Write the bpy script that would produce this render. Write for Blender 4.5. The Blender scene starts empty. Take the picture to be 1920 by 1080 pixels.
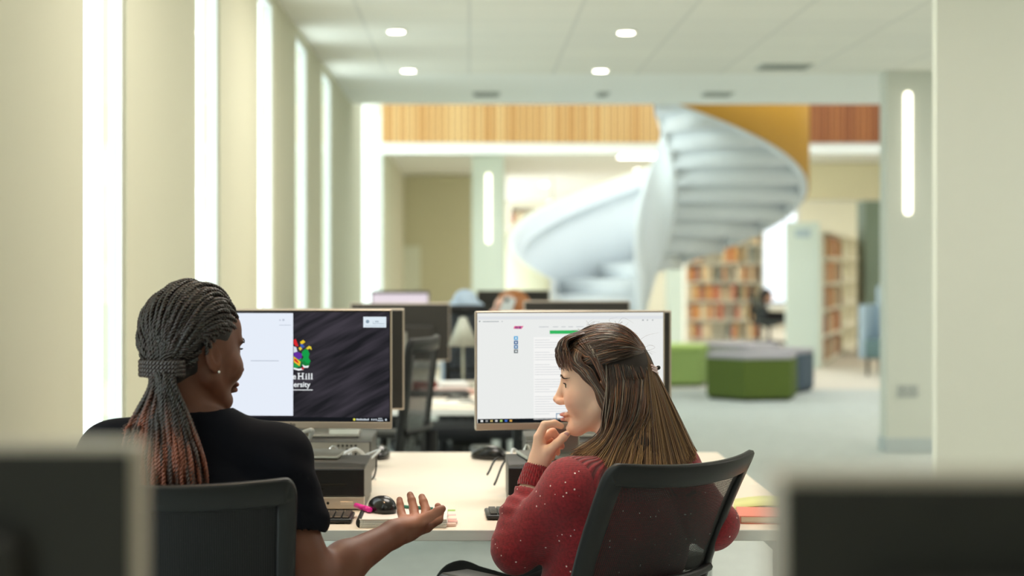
import bpy, bmesh, math, random
import numpy as np
from mathutils import Vector, Matrix, Euler

PI = math.pi
R = math.radians
random.seed(7)
rng = np.random.default_rng(11)
scene = bpy.context.scene
COL = scene.collection

# ------------------------------------------------------------------ camera, world, exposure
F_PX, CAM_H, VPX, VPY = 3200.0, 1.32, 880.0, 498.0     # focal length in px, eye height, vanishing point
cam_d = bpy.data.cameras.new('camera')
cam = bpy.data.objects.new('camera', cam_d)
COL.objects.link(cam)
scene.camera = cam
cam.location = (0, 0, CAM_H)
cam.rotation_euler = (PI / 2, 0, 0)
cam_d.sensor_width = 36
cam_d.lens = 36 * F_PX / 1920
cam_d.shift_x = (960 - VPX) / 1920
cam_d.shift_y = -(540 - VPY) / 1920
cam_d.clip_start = 0.05
cam_d.clip_end = 200
cam_d.dof.use_dof = True
cam_d.dof.focus_distance = 3.70
cam_d.dof.aperture_fstop = 2.6

scene.view_settings.view_transform = 'Standard'
scene.view_settings.look = 'None'
scene.view_settings.gamma = 1
scene.view_settings.use_curve_mapping = False
scene.view_settings.exposure = 0.12
scene.cycles.use_denoising = True
scene.cycles.max_bounces = 8
scene.cycles.diffuse_bounces = 5
scene.cycles.transparent_max_bounces = 16
scene.cycles.sample_clamp_indirect = 6

world = bpy.data.worlds.new('sky')
scene.world = world
world.use_nodes = True
bgn = world.node_tree.nodes['Background']
bgn.inputs[0].default_value = (0.95, 0.99, 1.0, 1)
bgn.inputs[1].default_value = 2.9

def P(x, y, d):
    """point of the place that the photograph shows at pixel (x, y), at depth d"""
    return Vector(((x - VPX) * d / F_PX, d, CAM_H - (y - VPY) * d / F_PX))

# ------------------------------------------------------------------ materials
def lin(c):
    return tuple(((v / 255) / 12.92 if v / 255 <= 0.04045 else ((v / 255 + 0.055) / 1.055) ** 2.4) for v in c)

MATS = {}
def mat(name, rgb, rough=0.6, metal=0.0, var=0.0, scale=20.0, bump=0.0, bscale=200.0, emit=None, estr=0.0,
        sss=0.0, spec=0.5, alpha=None, sheen=0.0, vcol=None, coat=0.0):
    if name in MATS:
        return MATS[name]
    m = bpy.data.materials.new(name)
    m.use_nodes = True
    nt = m.node_tree
    b = nt.nodes['Principled BSDF']
    c = lin(rgb) + (1,)
    b.inputs['Base Color'].default_value = c
    b.inputs['Roughness'].default_value = rough
    b.inputs['Metallic'].default_value = metal
    b.inputs['Specular IOR Level'].default_value = spec
    if sheen:
        b.inputs['Sheen Weight'].default_value = sheen
    if coat:
        b.inputs['Coat Weight'].default_value = coat
    if emit is not None:
        b.inputs['Emission Color'].default_value = lin(emit) + (1,)
        b.inputs['Emission Strength'].default_value = estr
    if sss:
        b.inputs['Subsurface Weight'].default_value = sss
        b.inputs['Subsurface Radius'].default_value = (1.0, 0.35, 0.2)
        b.inputs['Subsurface Scale'].default_value = 0.006
    if vcol:
        a = nt.nodes.new('ShaderNodeAttribute')
        a.attribute_name = vcol
        src = a.outputs['Color']
    else:
        src = None
    if var or bump:
        tc = nt.nodes.new('ShaderNodeTexCoord')
    if var:
        n = nt.nodes.new('ShaderNodeTexNoise')
        n.inputs['Scale'].default_value = scale
        n.inputs['Detail'].default_value = 4
        nt.links.new(tc.outputs['Object'], n.inputs['Vector'])
        mx = nt.nodes.new('ShaderNodeHueSaturation')
        mr = nt.nodes.new('ShaderNodeMapRange')
        mr.inputs[3].default_value = 1 - var
        mr.inputs[4].default_value = 1 + var
        nt.links.new(n.outputs['Fac'], mr.inputs[0])
        nt.links.new(mr.outputs[0], mx.inputs['Value'])
        if src:
            nt.links.new(src, mx.inputs['Color'])
        else:
            mx.inputs['Color'].default_value = c
        src = mx.outputs['Color']
    if src:
        nt.links.new(src, b.inputs['Base Color'])
    if bump:
        n2 = nt.nodes.new('ShaderNodeTexNoise')
        n2.inputs['Scale'].default_value = bscale
        nt.links.new(tc.outputs['Object'], n2.inputs['Vector'])
        bp = nt.nodes.new('ShaderNodeBump')
        bp.inputs['Strength'].default_value = bump
        bp.inputs['Distance'].default_value = 0.002
        nt.links.new(n2.outputs['Fac'], bp.inputs['Height'])
        nt.links.new(bp.outputs[0], b.inputs['Normal'])
    MATS[name] = m
    return m

def emis(name, rgb, s):
    if name in MATS:
        return MATS[name]
    m = bpy.data.materials.new(name)
    m.use_nodes = True
    nt = m.node_tree
    nt.nodes.remove(nt.nodes['Principled BSDF'])
    e = nt.nodes.new('ShaderNodeEmission')
    e.inputs[0].default_value = lin(rgb) + (1,)
    e.inputs[1].default_value = s
    nt.links.new(e.outputs[0], nt.nodes['Material Output'].inputs[0])
    MATS[name] = m
    return m

M_PLASTER = mat('plaster', (208, 207, 184), 0.8, var=0.02, scale=1.5)
M_WHITE = mat('white_paint', (240, 243, 238), 0.6)
M_COLUMN = mat('column_paint', (212, 216, 206), 0.7, var=0.015, scale=2)
M_DARK = mat('dark_plastic', (28, 28, 28), 0.5, spec=0.3, bump=0.05, bscale=900)
M_DARKB = mat('black_plastic', (20, 21, 22), 0.38)
M_SILVER = mat('warm_silver', (196, 184, 170), 0.35, metal=0.55)
M_SILV2 = mat('grey_silver', (178, 178, 172), 0.3, metal=0.8)
M_CHROME = mat('chrome', (220, 222, 224), 0.15, metal=1.0)
M_BACK = mat('monitor_back', (34, 32, 28), 0.6)
M_DESK = mat('desk_laminate', (244, 232, 216), 0.35, var=0.03, scale=6)
M_EDGE = mat('desk_edge', (244, 243, 238), 0.4)
M_METALW = mat('white_metal', (225, 228, 226), 0.4)

def glass_mat():
    m = bpy.data.materials.new('window_glass')
    m.use_nodes = True
    nt = m.node_tree
    nt.nodes.remove(nt.nodes['Principled BSDF'])
    t = nt.nodes.new('ShaderNodeBsdfTransparent')
    t.inputs[0].default_value = (0.93, 0.98, 0.96, 1)
    g = nt.nodes.new('ShaderNodeBsdfGlossy')
    g.inputs['Roughness'].default_value = 0.02
    fr = nt.nodes.new('ShaderNodeFresnel')
    mx = nt.nodes.new('ShaderNodeMixShader')
    ge = nt.nodes.new('ShaderNodeNewGeometry')
    iv = nt.nodes.new('ShaderNodeMath'); iv.operation = 'SUBTRACT'; iv.inputs[0].default_value = 1.0
    nt.links.new(ge.outputs['Backfacing'], iv.inputs[1])
    mu = nt.nodes.new('ShaderNodeMath'); mu.operation = 'MULTIPLY'
    nt.links.new(fr.outputs[0], mu.inputs[0]); nt.links.new(iv.outputs[0], mu.inputs[1])
    m2 = nt.nodes.new('ShaderNodeMath'); m2.operation = 'MINIMUM'; m2.inputs[1].default_value = 0.25
    nt.links.new(mu.outputs[0], m2.inputs[0]); nt.links.new(m2.outputs[0], mx.inputs[0])
    nt.links.new(t.outputs[0], mx.inputs[1])
    nt.links.new(g.outputs[0], mx.inputs[2])
    nt.links.new(mx.outputs[0], nt.nodes['Material Output'].inputs[0])
    return m
M_GLASS = glass_mat()

# ------------------------------------------------------------------ mesh helpers
def link(o, parent=None, loc=None):
    COL.objects.link(o)
    if parent is not None:
        o.parent = parent
    if loc is not None:
        o.location = loc
    return o

def obj(name, bm, m, parent=None, smooth=False, loc=None, rot=None):
    me = bpy.data.meshes.new(name)
    bm.to_mesh(me)
    bm.free()
    for k in (m if isinstance(m, (list, tuple)) else [m]):
        me.materials.append(k)
    if smooth:
        me.polygons.foreach_set('use_smooth', [True] * len(me.polygons))
    o = bpy.data.objects.new(name, me)
    link(o, parent, loc)
    if rot is not None:
        o.rotation_euler = rot
    return o

def raw(name, verts, faces, m, parent=None, smooth=True, loc=None, colors=None):
    me = bpy.data.meshes.new(name)
    verts = np.asarray(verts, dtype=np.float32)
    faces = np.asarray(faces, dtype=np.int32)
    me.vertices.add(len(verts))
    me.vertices.foreach_set('co', verts.ravel())
    nf, k = faces.shape
    me.loops.add(nf * k)
    me.loops.foreach_set('vertex_index', faces.ravel())
    me.polygons.add(nf)
    me.polygons.foreach_set('loop_start', np.arange(0, nf * k, k, dtype=np.int32))
    me.polygons.foreach_set('loop_total', np.full(nf, k, dtype=np.int32))
    if smooth:
        me.polygons.foreach_set('use_smooth', np.ones(nf, dtype=bool))
    me.update(calc_edges=True)
    me.validate()
    if colors is not None:
        at = me.color_attributes.new('tint', 'FLOAT_COLOR', 'POINT')
        c4 = np.ones((len(verts), 4), dtype=np.float32)
        c4[:, :3] = colors
        at.data.foreach_set('color', c4.ravel())
    me.materials.append(m)
    o = bpy.data.objects.new(name, me)
    link(o, parent, loc)
    return o

def tag(o, label=None, cat=None, group=None, kind=None):
    if label: o['label'] = label
    if cat: o['category'] = cat
    if group: o['group'] = group
    if kind: o['kind'] = kind
    return o

def thing(name, label, cat, loc=(0, 0, 0), rz=0, group=None):
    o = bpy.data.objects.new(name, None)
    o.empty_display_size = 0.1
    COL.objects.link(o)
    o.location = loc
    o.rotation_euler = (0, 0, rz)
    return tag(o, label, cat, group)

def copy_tree(o, parent=None):
    c = o.copy()
    COL.objects.link(c)
    c.parent = parent
    for ch in list(o.children):
        copy_tree(ch, c)
    return c

def box(bm, x0, x1, y0, y1, z0, z1, bev=0.0, seg=2, mi=0, M=None):
    r = bmesh.ops.create_cube(bm, size=1.0)
    vs = r['verts']
    for v in vs:
        v.co = Vector(((x0 + x1) / 2 + v.co.x * (x1 - x0), (y0 + y1) / 2 + v.co.y * (y1 - y0), (z0 + z1) / 2 + v.co.z * (z1 - z0)))
    fs = list({f for v in vs for f in v.link_faces})
    for f in fs: f.material_index = mi
    if bev > 0:
        es = list({e for v in vs for e in v.link_edges})
        rr = bmesh.ops.bevel(bm, geom=es, offset=bev, segments=seg, profile=0.5, affect='EDGES')
        for f in rr['faces']: f.material_index = mi
        vs = list({v for f in rr['faces'] for v in f.verts} | {v for v in vs if v.is_valid})
    if M is not None:
        bmesh.ops.transform(bm, matrix=M, verts=[v for v in vs if v.is_valid])
    return bm

def nbox(x0, x1, y0, y1, z0, z1, bev=0.0, seg=2):
    return box(bmesh.new(), x0, x1, y0, y1, z0, z1, bev, seg)

def cyl(bm, a, b, r, r2=None, n=16, mi=0):
    a = Vector(a); b = Vector(b)
    r2 = r if r2 is None else r2
    d = b - a
    q = d.to_track_quat('Z', 'Y').to_matrix().to_4x4()
    rr = bmesh.ops.create_cone(bm, cap_ends=True, segments=n, radius1=r, radius2=r2, depth=d.length)
    bmesh.ops.transform(bm, matrix=Matrix.Translation((a + b) / 2) @ q, verts=rr['verts'])
    for f in {f for v in rr['verts'] for f in v.link_faces}: f.material_index = mi
    return bm

def tube_arrays(pts, rad, n=6, closed=False):
    """verts, quads of a tube along pts (k,3); rad scalar or (k,)"""
    p = np.asarray(pts, dtype=float)
    k = len(p)
    t = np.gradient(p, axis=0)
    if closed:
        t = np.roll(p, -1, 0) - np.roll(p, 1, 0)
    t /= np.linalg.norm(t, axis=1)[:, None] + 1e-9
    u = np.zeros_like(p)
    ref = np.array([0, 0, 1.0]) if abs(t[0, 2]) < 0.9 else np.array([1.0, 0, 0])
    u0 = np.cross(t[0], ref); u0 /= np.linalg.norm(u0)
    u[0] = u0
    for i in range(1, k):
        w = u[i - 1] - t[i] * np.dot(u[i - 1], t[i])
        nw = np.linalg.norm(w)
        u[i] = w / nw if nw > 1e-6 else u[i - 1]
    v = np.cross(t, u)
    rad = np.broadcast_to(np.asarray(rad, dtype=float), (k,))
    ang = np.arange(n) * 2 * PI / n
    V = p[:, None, :] + rad[:, None, None] * (np.cos(ang)[None, :, None] * u[:, None, :] + np.sin(ang)[None, :, None] * v[:, None, :])
    V = V.reshape(-1, 3)
    kk = k if closed else k - 1
    i = np.arange(kk)[:, None]; j = np.arange(n)[None, :]
    i2 = (i + 1) % k
    a = i * n + j; b = i * n + (j + 1) % n; c = i2 * n + (j + 1) % n; d = i2 * n + j
    Fq = np.stack([a, b, c, d], -1).reshape(-1, 4)
    return V, Fq

def merge(parts):
    vs, fs, off = [], [], 0
    for V, Fq in parts:
        vs.append(V); fs.append(Fq + off); off += len(V)
    return np.concatenate(vs), np.concatenate(fs)

def tube(name, pts, rad, m, parent=None, n=8, closed=False, loc=None):
    V, Fq = tube_arrays(pts, rad, n, closed)
    return raw(name, V, Fq, m, parent, True, loc)

def catmull(pts, n=8):
    p = [np.array(q, dtype=float) for q in pts]
    p = [2 * p[0] - p[1]] + p + [2 * p[-1] - p[-2]]
    out = []
    for i in range(1, len(p) - 2):
        for s in range(n):
            t = s / n
            out.append(0.5 * (2 * p[i] + (p[i + 1] - p[i - 1]) * t + (2 * p[i - 1] - 5 * p[i] + 4 * p[i + 1] - p[i + 2]) * t * t + (3 * p[i] - p[i - 1] - 3 * p[i + 1] + p[i + 2]) * t ** 3))
    out.append(p[-2])
    return np.array(out)

def text_bm(s, size, m4, extr=0.0, off=0.0):
    """letters as mesh, transformed by m4 (letters lie in local XY)"""
    c = bpy.data.curves.new('lettering', 'FONT')
    c.body = s; c.size = size; c.extrude = extr; c.offset = off
    o = bpy.data.objects.new('lettering', c)
    COL.objects.link(o)
    dg = bpy.context.evaluated_depsgraph_get()
    me = bpy.data.meshes.new_from_object(o.evaluated_get(dg))
    bm = bmesh.new(); bm.from_mesh(me)
    bmesh.ops.transform(bm, matrix=m4, verts=bm.verts)
    bpy.data.objects.remove(o); bpy.data.curves.remove(c); bpy.data.meshes.remove(me)
    return bm

# ------------------------------------------------------------------ implicit surfaces for bodies and cloth
class Field:
    def __init__(s, lo, hi, h):
        s.lo = np.array(lo, dtype=np.float64); s.h = h
        s.n = np.ceil((np.array(hi) - s.lo) / h).astype(int) + 1
        s.a = np.full(s.n, 0.5, dtype=np.float32)
    def grid(s, lo, hi):
        i0 = np.clip(np.floor((np.array(lo) - s.lo) / s.h).astype(int), 0, s.n)
        i1 = np.clip(np.ceil((np.array(hi) - s.lo) / s.h).astype(int) + 1, 0, s.n)
        sl = tuple(slice(a, b) for a, b in zip(i0, i1))
        ax = [(s.lo[k] + s.h * np.arange(i0[k], i1[k])).astype(np.float32) for k in range(3)]
        return sl, ax[0][:, None, None], ax[1][None, :, None], ax[2][None, None, :]
    def put(s, sl, b, k, op):
        a = s.a[sl]
        if a.size == 0: return
        k = max(k, 1e-5)
        if op == 'u':
            hh = np.maximum(k - np.abs(a - b), 0) / k
            s.a[sl] = np.minimum(a, b) - hh * hh * k * 0.25
        elif op == 's':
            b = -b
            hh = np.maximum(k - np.abs(a - b), 0) / k
            s.a[sl] = np.maximum(a, b) + hh * hh * k * 0.25
        else:
            hh = np.maximum(k - np.abs(a - b), 0) / k
            s.a[sl] = np.maximum(a, b) + hh * hh * k * 0.25
    def ell(s, c, r, Rm=None, k=0.01, op='u', g=0.0):
        c = np.array(c, dtype=float); r = np.array(r, dtype=float) + g
        m = float(max(r)) + k + 3 * s.h + 0.02
        sl, X, Y, Z = s.grid(c - m, c + m)
        if s.a[sl].size == 0: return
        dx, dy, dz = X - c[0], Y - c[1], Z - c[2]
        if Rm is not None:
            Rm = np.array(Rm)
            p = [Rm[0][i] * dx + Rm[1][i] * dy + Rm[2][i] * dz for i in range(3)]
        else:
            p = [dx, dy, dz]
        k0 = np.sqrt((p[0] / r[0]) ** 2 + (p[1] / r[1]) ** 2 + (p[2] / r[2]) ** 2)
        k1 = np.sqrt((p[0] / r[0] ** 2) ** 2 + (p[1] / r[1] ** 2) ** 2 + (p[2] / r[2] ** 2) ** 2) + 1e-6
        s.put(sl, (k0 * (k0 - 1) / k1).astype(np.float32), k, op)
    def cone(s, a, b, ra, rb=None, k=0.01, op='u', g=0.0, flat=None, fs=1.0):
        a = np.array(a, dtype=float); b = np.array(b, dtype=float)
        rb = ra if rb is None else rb
        ra += g; rb += g
        m = max(ra, rb) * max(1, 1) + k + 3 * s.h + 0.02
        sl, X, Y, Z = s.grid(np.minimum(a, b) - m, np.maximum(a, b) + m)
        if s.a[sl].size == 0: return
        ba = b - a
        dx, dy, dz = X - a[0], Y - a[1], Z - a[2]
        t = np.clip((dx * ba[0] + dy * ba[1] + dz * ba[2]) / max(np.dot(ba, ba), 1e-9), 0, 1)
        ex, ey, ez = dx - t * ba[0], dy - t * ba[1], dz - t * ba[2]
        if flat is not None:
            n = np.array(flat, dtype=float); n /= np.linalg.norm(n)
            q = (ex * n[0] + ey * n[1] + ez * n[2]) * (1 / fs - 1)
            ex, ey, ez = ex + q * n[0], ey + q * n[1], ez + q * n[2]
        d = np.sqrt(ex * ex + ey * ey + ez * ez) - (ra + (rb - ra) * t)
        s.put(sl, d.astype(np.float32), k, op)
    def chain(s, pts, rs, k=0.006, g=0.0, **kw):
        for i in range(len(pts) - 1):
            s.cone(pts[i], pts[i + 1], rs[i], rs[i + 1], k, g=g, **kw)
    def plane(s, p, n, k=0.004):
        """keep the half-space behind the plane (cut away the side n points to)"""
        n = np.array(n, dtype=float); n /= np.linalg.norm(n)
        sl, X, Y, Z = s.grid(s.lo, s.lo + s.h * s.n)
        d = (X - p[0]) * n[0] + (Y - p[1]) * n[1] + (Z - p[2]) * n[2]
        s.put(sl, d.astype(np.float32), k, 'i')
    def mesh(s):
        a = s.a
        ins = a < 0
        nx, ny, nz = (s.n - 1)
        cnt = np.zeros((nx, ny, nz), dtype=np.int8)
        for i in (0, 1):
            for j in (0, 1):
                for k in (0, 1):
                    cnt += ins[i:i + nx, j:j + ny, k:k + nz]
        act = (cnt > 0) & (cnt < 8)
        I, J, K = np.nonzero(act)
        idx = np.full(act.shape, -1, dtype=np.int32)
        idx[I, J, K] = np.arange(len(I))
        corner = {}
        for i in (0, 1):
            for j in (0, 1):
                for k in (0, 1):
                    corner[i, j, k] = a[I + i, J + j, K + k].astype(np.float64)
        acc = np.zeros((len(I), 3)); num = np.zeros(len(I))
        for c0 in list(corner):
            for ax in range(3):
                if c0[ax] == 0:
                    c1 = list(c0); c1[ax] = 1; c1 = tuple(c1)
                    v0, v1 = corner[c0], corner[c1]
                    m = (v0 < 0) != (v1 < 0)
                    t = np.where(m, v0 / np.where(m, v0 - v1, 1), 0)
                    pt = np.tile(np.array(c0, dtype=float), (len(I), 1)); pt[:, ax] = t
                    acc += np.where(m[:, None], pt, 0); num += m
        V = (acc / num[:, None] + np.stack([I, J, K], 1)) * s.h + s.lo
        quads = []
        for ax in range(3):
            sh = [slice(0, None)] * 3; s0 = list(sh); s1 = list(sh)
            s0[ax] = slice(0, -1); s1[ax] = slice(1, None)
            A = ins[tuple(s0)]; B = ins[tuple(s1)]
            o1, o2 = (ax + 1) % 3, (ax + 2) % 3
            E = np.argwhere(A != B)
            E = E[(E[:, o1] > 0) & (E[:, o2] > 0) & (E[:, o1] < s.n[o1] - 1) & (E[:, o2] < s.n[o2] - 1)]
            if len(E) == 0: continue
            fl = A[E[:, 0], E[:, 1], E[:, 2]]
            def cell(d1, d2):
                q = E.copy(); q[:, o1] -= d1; q[:, o2] -= d2
                return idx[q[:, 0], q[:, 1], q[:, 2]]
            q = np.stack([cell(1, 1), cell(0, 1), cell(0, 0), cell(1, 0)], 1)
            q[~fl] = q[~fl][:, ::-1]
            quads.append(q)
        return V, np.concatenate(quads)

def smooth_mesh(V, Fq, it=1, w=0.5):
    for _ in range(it):
        acc = np.zeros_like(V); n = np.zeros(len(V))
        for a, b in ((0, 1), (1, 2), (2, 3), (3, 0)):
            np.add.at(acc, Fq[:, a], V[Fq[:, b]]); np.add.at(acc, Fq[:, b], V[Fq[:, a]])
            np.add.at(n, Fq[:, a], 1); np.add.at(n, Fq[:, b], 1)
        V = V * (1 - w) + w * acc / n[:, None]
    return V

def frame(fwd, up=(0, 0, 1)):
    """rotation matrix with columns forward, left, up"""
    f = Vector(fwd).normalized(); u = Vector(up)
    l = u.cross(f).normalized(); u = f.cross(l)
    return np.array([[f[i], l[i], u[i]] for i in range(3)])
# ================================================================== THE SETTING
def struct(name, bm, m, parent=None, smooth=False):
    o = obj(name, bm, m, parent, smooth)
    if parent is None:
        o['kind'] = 'structure'
    return o

CEIL = 2.70
# carpet
def carpet_mat(name, rgb, dark):
    m = mat(name, rgb, 0.95, sheen=0.1)
    nt = m.node_tree; b = nt.nodes['Principled BSDF']
    tc = nt.nodes.new('ShaderNodeTexCoord')
    n = nt.nodes.new('ShaderNodeTexNoise'); n.inputs['Scale'].default_value = 6; n.inputs['Detail'].default_value = 8; n.inputs['Roughness'].default_value = 0.8
    cr = nt.nodes.new('ShaderNodeValToRGB')
    cr.color_ramp.elements[0].position = 0.3; cr.color_ramp.elements[0].color = lin(dark) + (1,)
    cr.color_ramp.elements[1].position = 0.7; cr.color_ramp.elements[1].color = lin(rgb) + (1,)
    nt.links.new(tc.outputs['Object'], n.inputs['Vector']); nt.links.new(n.outputs['Fac'], cr.inputs[0]); nt.links.new(cr.outputs[0], b.inputs['Base Color'])
    return m
M_CARPET = carpet_mat('carpet', (206, 212, 208), (186, 192, 189))
M_FLOORB = carpet_mat('pale_vinyl_floor', (226, 219, 206), (216, 209, 196))
struct('floor', nbox(-1.07, 9, -4, 18.2, -0.05, 0), M_CARPET)
struct('floor_far', nbox(-1.07, 12, 18.2, 37, -0.05, 0.001), M_FLOORB)

# ceiling of perforated tiles, plasterboard margin, far ceiling
def tile_mat():
    m = mat('ceiling_tiles', (236, 236, 226), 0.9)
    nt = m.node_tree; b = nt.nodes['Principled BSDF']
    tc = nt.nodes.new('ShaderNodeTexCoord')
    br = nt.nodes.new('ShaderNodeTexBrick')
    br.offset = 0; br.inputs['Scale'].default_value = 1
    br.inputs['Brick Width'].default_value = 0.6; br.inputs['Row Height'].default_value = 0.6
    br.inputs['Mortar Size'].default_value = 0.012
    br.inputs['Color1'].default_value = lin((236, 236, 226)) + (1,)
    br.inputs['Color2'].default_value = lin((232, 232, 223)) + (1,)
    br.inputs['Mortar'].default_value = lin((222, 223, 215)) + (1,)
    nt.links.new(tc.outputs['Object'], br.inputs['Vector'])
    nt.links.new(br.outputs['Color'], b.inputs['Base Color'])
    return m
struct('ceiling', nbox(-1.07, 9, -4, 12.3, CEIL, CEIL + 0.3), tile_mat())
struct('ceiling_margin', nbox(-1.07, 9, 12.3, 14.6, CEIL, CEIL + 0.5), M_WHITE)
bmc = bmesh.new()
box(bmc, -1.07, 12, 19.6, 37, CEIL + 0.01, CEIL + 0.35)
struct('ceiling_far', bmc, M_WHITE)

# left wall: piers between tall windows
edges = [(-4.0, -2.5), (-1.85, -0.65), (-0.02, 1.2), (1.84, 2.56), (3.20, 4.42)]
k0 = [(4.98, 6.24), (6.85, 8.08), (8.74, 9.85), (10.56, 11.6), (12.40, 16.0)]
piers = edges + k0 + [(19.7, 26.0)]
bmw = bmesh.new()
for y0, y1 in piers:
    box(bmw, -1.07, -1.0, y0, y1, 0, CEIL + (2.6 if y0 > 12 and y1 > 14 else 0))
for (a, b), (c, d) in zip(piers[:-1], piers[1:]):
    if c > 19: continue
    box(bmw, -1.07, -1.0, b, c, 0, 0.08)
    box(bmw, -1.07, -1.0, b, c, CEIL - 0.04, CEIL)
box(bmw, -1.07, -1.0, 14.6, 26, 5.1, 5.3)
struct('wall_left', bmw, M_PLASTER)
n = 0
for (a, b), (c, d) in zip(piers[:-1], piers[1:]):
    n += 1
    top = 5.1 if c > 19 else CEIL - 0.04
    zb = 0.0 if c > 19 else 0.08
    w = tag(thing('window_%d' % n, None, None, (-1.03, (b + c) / 2, zb)), kind='structure')
    hw = (c - b) / 2
    fr = bmesh.new()
    t = 0.022
    box(fr, -0.02, 0.02, -hw, -hw + t, 0, top - zb); box(fr, -0.02, 0.02, hw - t, hw, 0, top - zb)
    box(fr, -0.02, 0.02, -hw + t, hw - t, 0, t); box(fr, -0.02, 0.02, -hw + t, hw - t, top - zb - t, top - zb)
    obj('window_frame', fr, M_METALW, w)
    obj('glass_pane', nbox(-0.006, 0.006, -hw + t, hw - t, t, top - zb - t), M_GLASS, w)
# skirting along the left wall
bmk = bmesh.new()
for y0, y1 in piers:
    box(bmk, -1.0, -0.985, y0, y1, 0, 0.09, 0.003, 1)
struct('baseboard_left', bmk, M_METALW)

# right hand room envelope, wall behind, wall far
struct('wall_right', nbox(9.0, 9.2, -4, 37, 0, CEIL + 3), M_PLASTER)
struct('wall_behind', nbox(-1.3, 9.2, -4.2, -4.0, 0, CEIL + 0.3), M_PLASTER)
# the near white partition that fills the right of the picture
struct('wall_partition', nbox(868 * 6.06 / 3200, 2.9, 6.0, 6.06, 0, CEIL), mat('partition_paint', (226, 228, 216), 0.8, var=0.01))
bm = nbox(2.952, 3.45, 12.07, 12.27, 0, CEIL)
col1 = struct('column', bm, M_COLUMN)
bm = bmesh.new(); box(bm, 2.94, 3.465, 12.055, 12.285, 0, 0.10, 0.004, 1)
struct('baseboard_column', bm, mat('grey_skirting', (188, 198, 198), 0.5))
# far: beige wall on the left of the void and its column
struct('wall_far', nbox(-1.0, 0.55, 26.0, 26.3, 0, CEIL), mat('beige_wall', (206, 203, 172), 0.85, var=0.02, scale=1))
struct('wall_back', nbox(0.55, 12, 36.5, 36.8, 0, CEIL), mat('far_wall_paint', (240, 238, 220), 0.85))
struct('column_far', nbox(P(885, 0, 21.4).x, P(945, 0, 21.4).x, 21.4, 21.8, 0, CEIL), mat('far_column', (222, 232, 222), 0.7))
struct('column_green', nbox(P(1622, 0, 24.5).x, P(1700, 0, 24.5).x, 24.5, 25.0, 0, 2.25), mat('sage_panel', (122, 142, 130), 0.7))
struct('column_stair', nbox(P(1252, 0, 21).x, P(1280, 0, 21).x, 21, 21.3, 0, CEIL), mat('far_column', (222, 232, 222), 0.7))
# bulkhead across the far right opening
struct('trim_1', nbox(3.1, 9, 23.0, 23.2, 2.22, CEIL), mat('cream_bulkhead', (246, 238, 205), 0.8))
# the balcony slab across the void: a white fascia under the slats
struct('trim_2', nbox(-1.0, 9, 19.45, 19.6, 2.60, 2.72), M_WHITE)
# roofless void above the stair keeps a parapet wall at the far upper floor
struct('wall_upper', nbox(-1.3, 12, 21.5, 21.6, 3.1, 6), M_WHITE)

# unseen roof added over the void to cut sky light, open above the stair
rf = bmesh.new()
for a in ((-1.07, 1.9, 14.6, 21.5), (5.2, 9.0, 14.6, 21.5), (1.9, 5.2, 14.6, 15.6), (1.9, 5.2, 19.4, 21.5)):
    box(rf, a[0], a[1], a[2], a[3], 5.1, 5.3)
struct('added_void_roof', rf, M_WHITE)
# invented warm spot, added to tint the nearest pier on the left
ww = thing('added_wall_washer', 'added warm ceiling spotlight tinting the left wall', 'ceiling light', (-0.50, 3.75, CEIL))
b = bmesh.new(); cyl(b, (0, 0, -0.02), (0, 0, 0), 0.05, 0.055, 24)
obj('trim_ring', b, M_WHITE, ww)
ld = bpy.data.lights.new('warm_fill_spot', 'SPOT'); ld.energy = 42; ld.color = (1.0, 0.62, 0.34); ld.spot_size = R(95); ld.spot_blend = 0.9; ld.shadow_soft_size = 0.05
lo_ = bpy.data.objects.new('warm_fill_spot', ld); COL.objects.link(lo_); lo_.parent = ww; lo_.location = (0, 0, -0.05); lo_.rotation_euler = (0, R(-28), 0)

# door in the beige wall
d1 = tag(thing('door_1', None, None, (P(762, 0, 25.9).x, 25.96, 0)), kind='structure')
obj('door_leaf', nbox(-0.21, 0.21, -0.03, 0.03, 0, 1.62, 0.005, 1), mat('door_paint', (222, 226, 208), 0.5), d1)
obj('door_handle', cyl(bmesh.new(), (0.14, -0.05, 0.95), (0.20, -0.05, 0.95), 0.012), M_SILV2, d1)

# ------------------------------------------------------------------ timber slatted balcony fronts
def slat_mat(name, c1, c2, pitch):
    m = mat(name, c1, 0.5)
    nt = m.node_tree; b = nt.nodes['Principled BSDF']
    tc = nt.nodes.new('ShaderNodeTexCoord'); sx = nt.nodes.new('ShaderNodeSeparateXYZ')
    mu = nt.nodes.new('ShaderNodeMath'); mu.operation = 'DIVIDE'; mu.inputs[1].default_value = pitch
    fl = nt.nodes.new('ShaderNodeMath'); fl.operation = 'FLOOR'
    wn = nt.nodes.new('ShaderNodeTexWhiteNoise'); wn.noise_dimensions = '1D'
    cr = nt.nodes.new('ShaderNodeValToRGB')
    cr.color_ramp.elements[0].color = lin(c1) + (1,); cr.color_ramp.elements[1].color = lin(c2) + (1,)
    nt.links.new(tc.outputs['Object'], sx.inputs[0]); nt.links.new(sx.outputs[0], mu.inputs[0]); nt.links.new(mu.outputs[0], fl.inputs[0])
    nt.links.new(fl.outputs[0], wn.inputs['W']); nt.links.new(wn.outputs['Value'], cr.inputs[0]); nt.links.new(cr.outputs[0], b.inputs['Base Color'])
    return m
def slats(label, x0, x1, m, backm):
    t = thing('slatted_balustrade', label, 'balustrade', (0, 19.45, 2.72))
    s = bmesh.new(); x = x0; p = 0.074
    while x < x1 - 0.02:
        box(s, x, x + 0.046, -0.05, 0.0, 0, 0.95); x += p
    obj('slats', s, m, t)
    obj('backing_board', nbox(x0, x1, 0.0, 0.03, 0, 0.95), backm, t)
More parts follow.
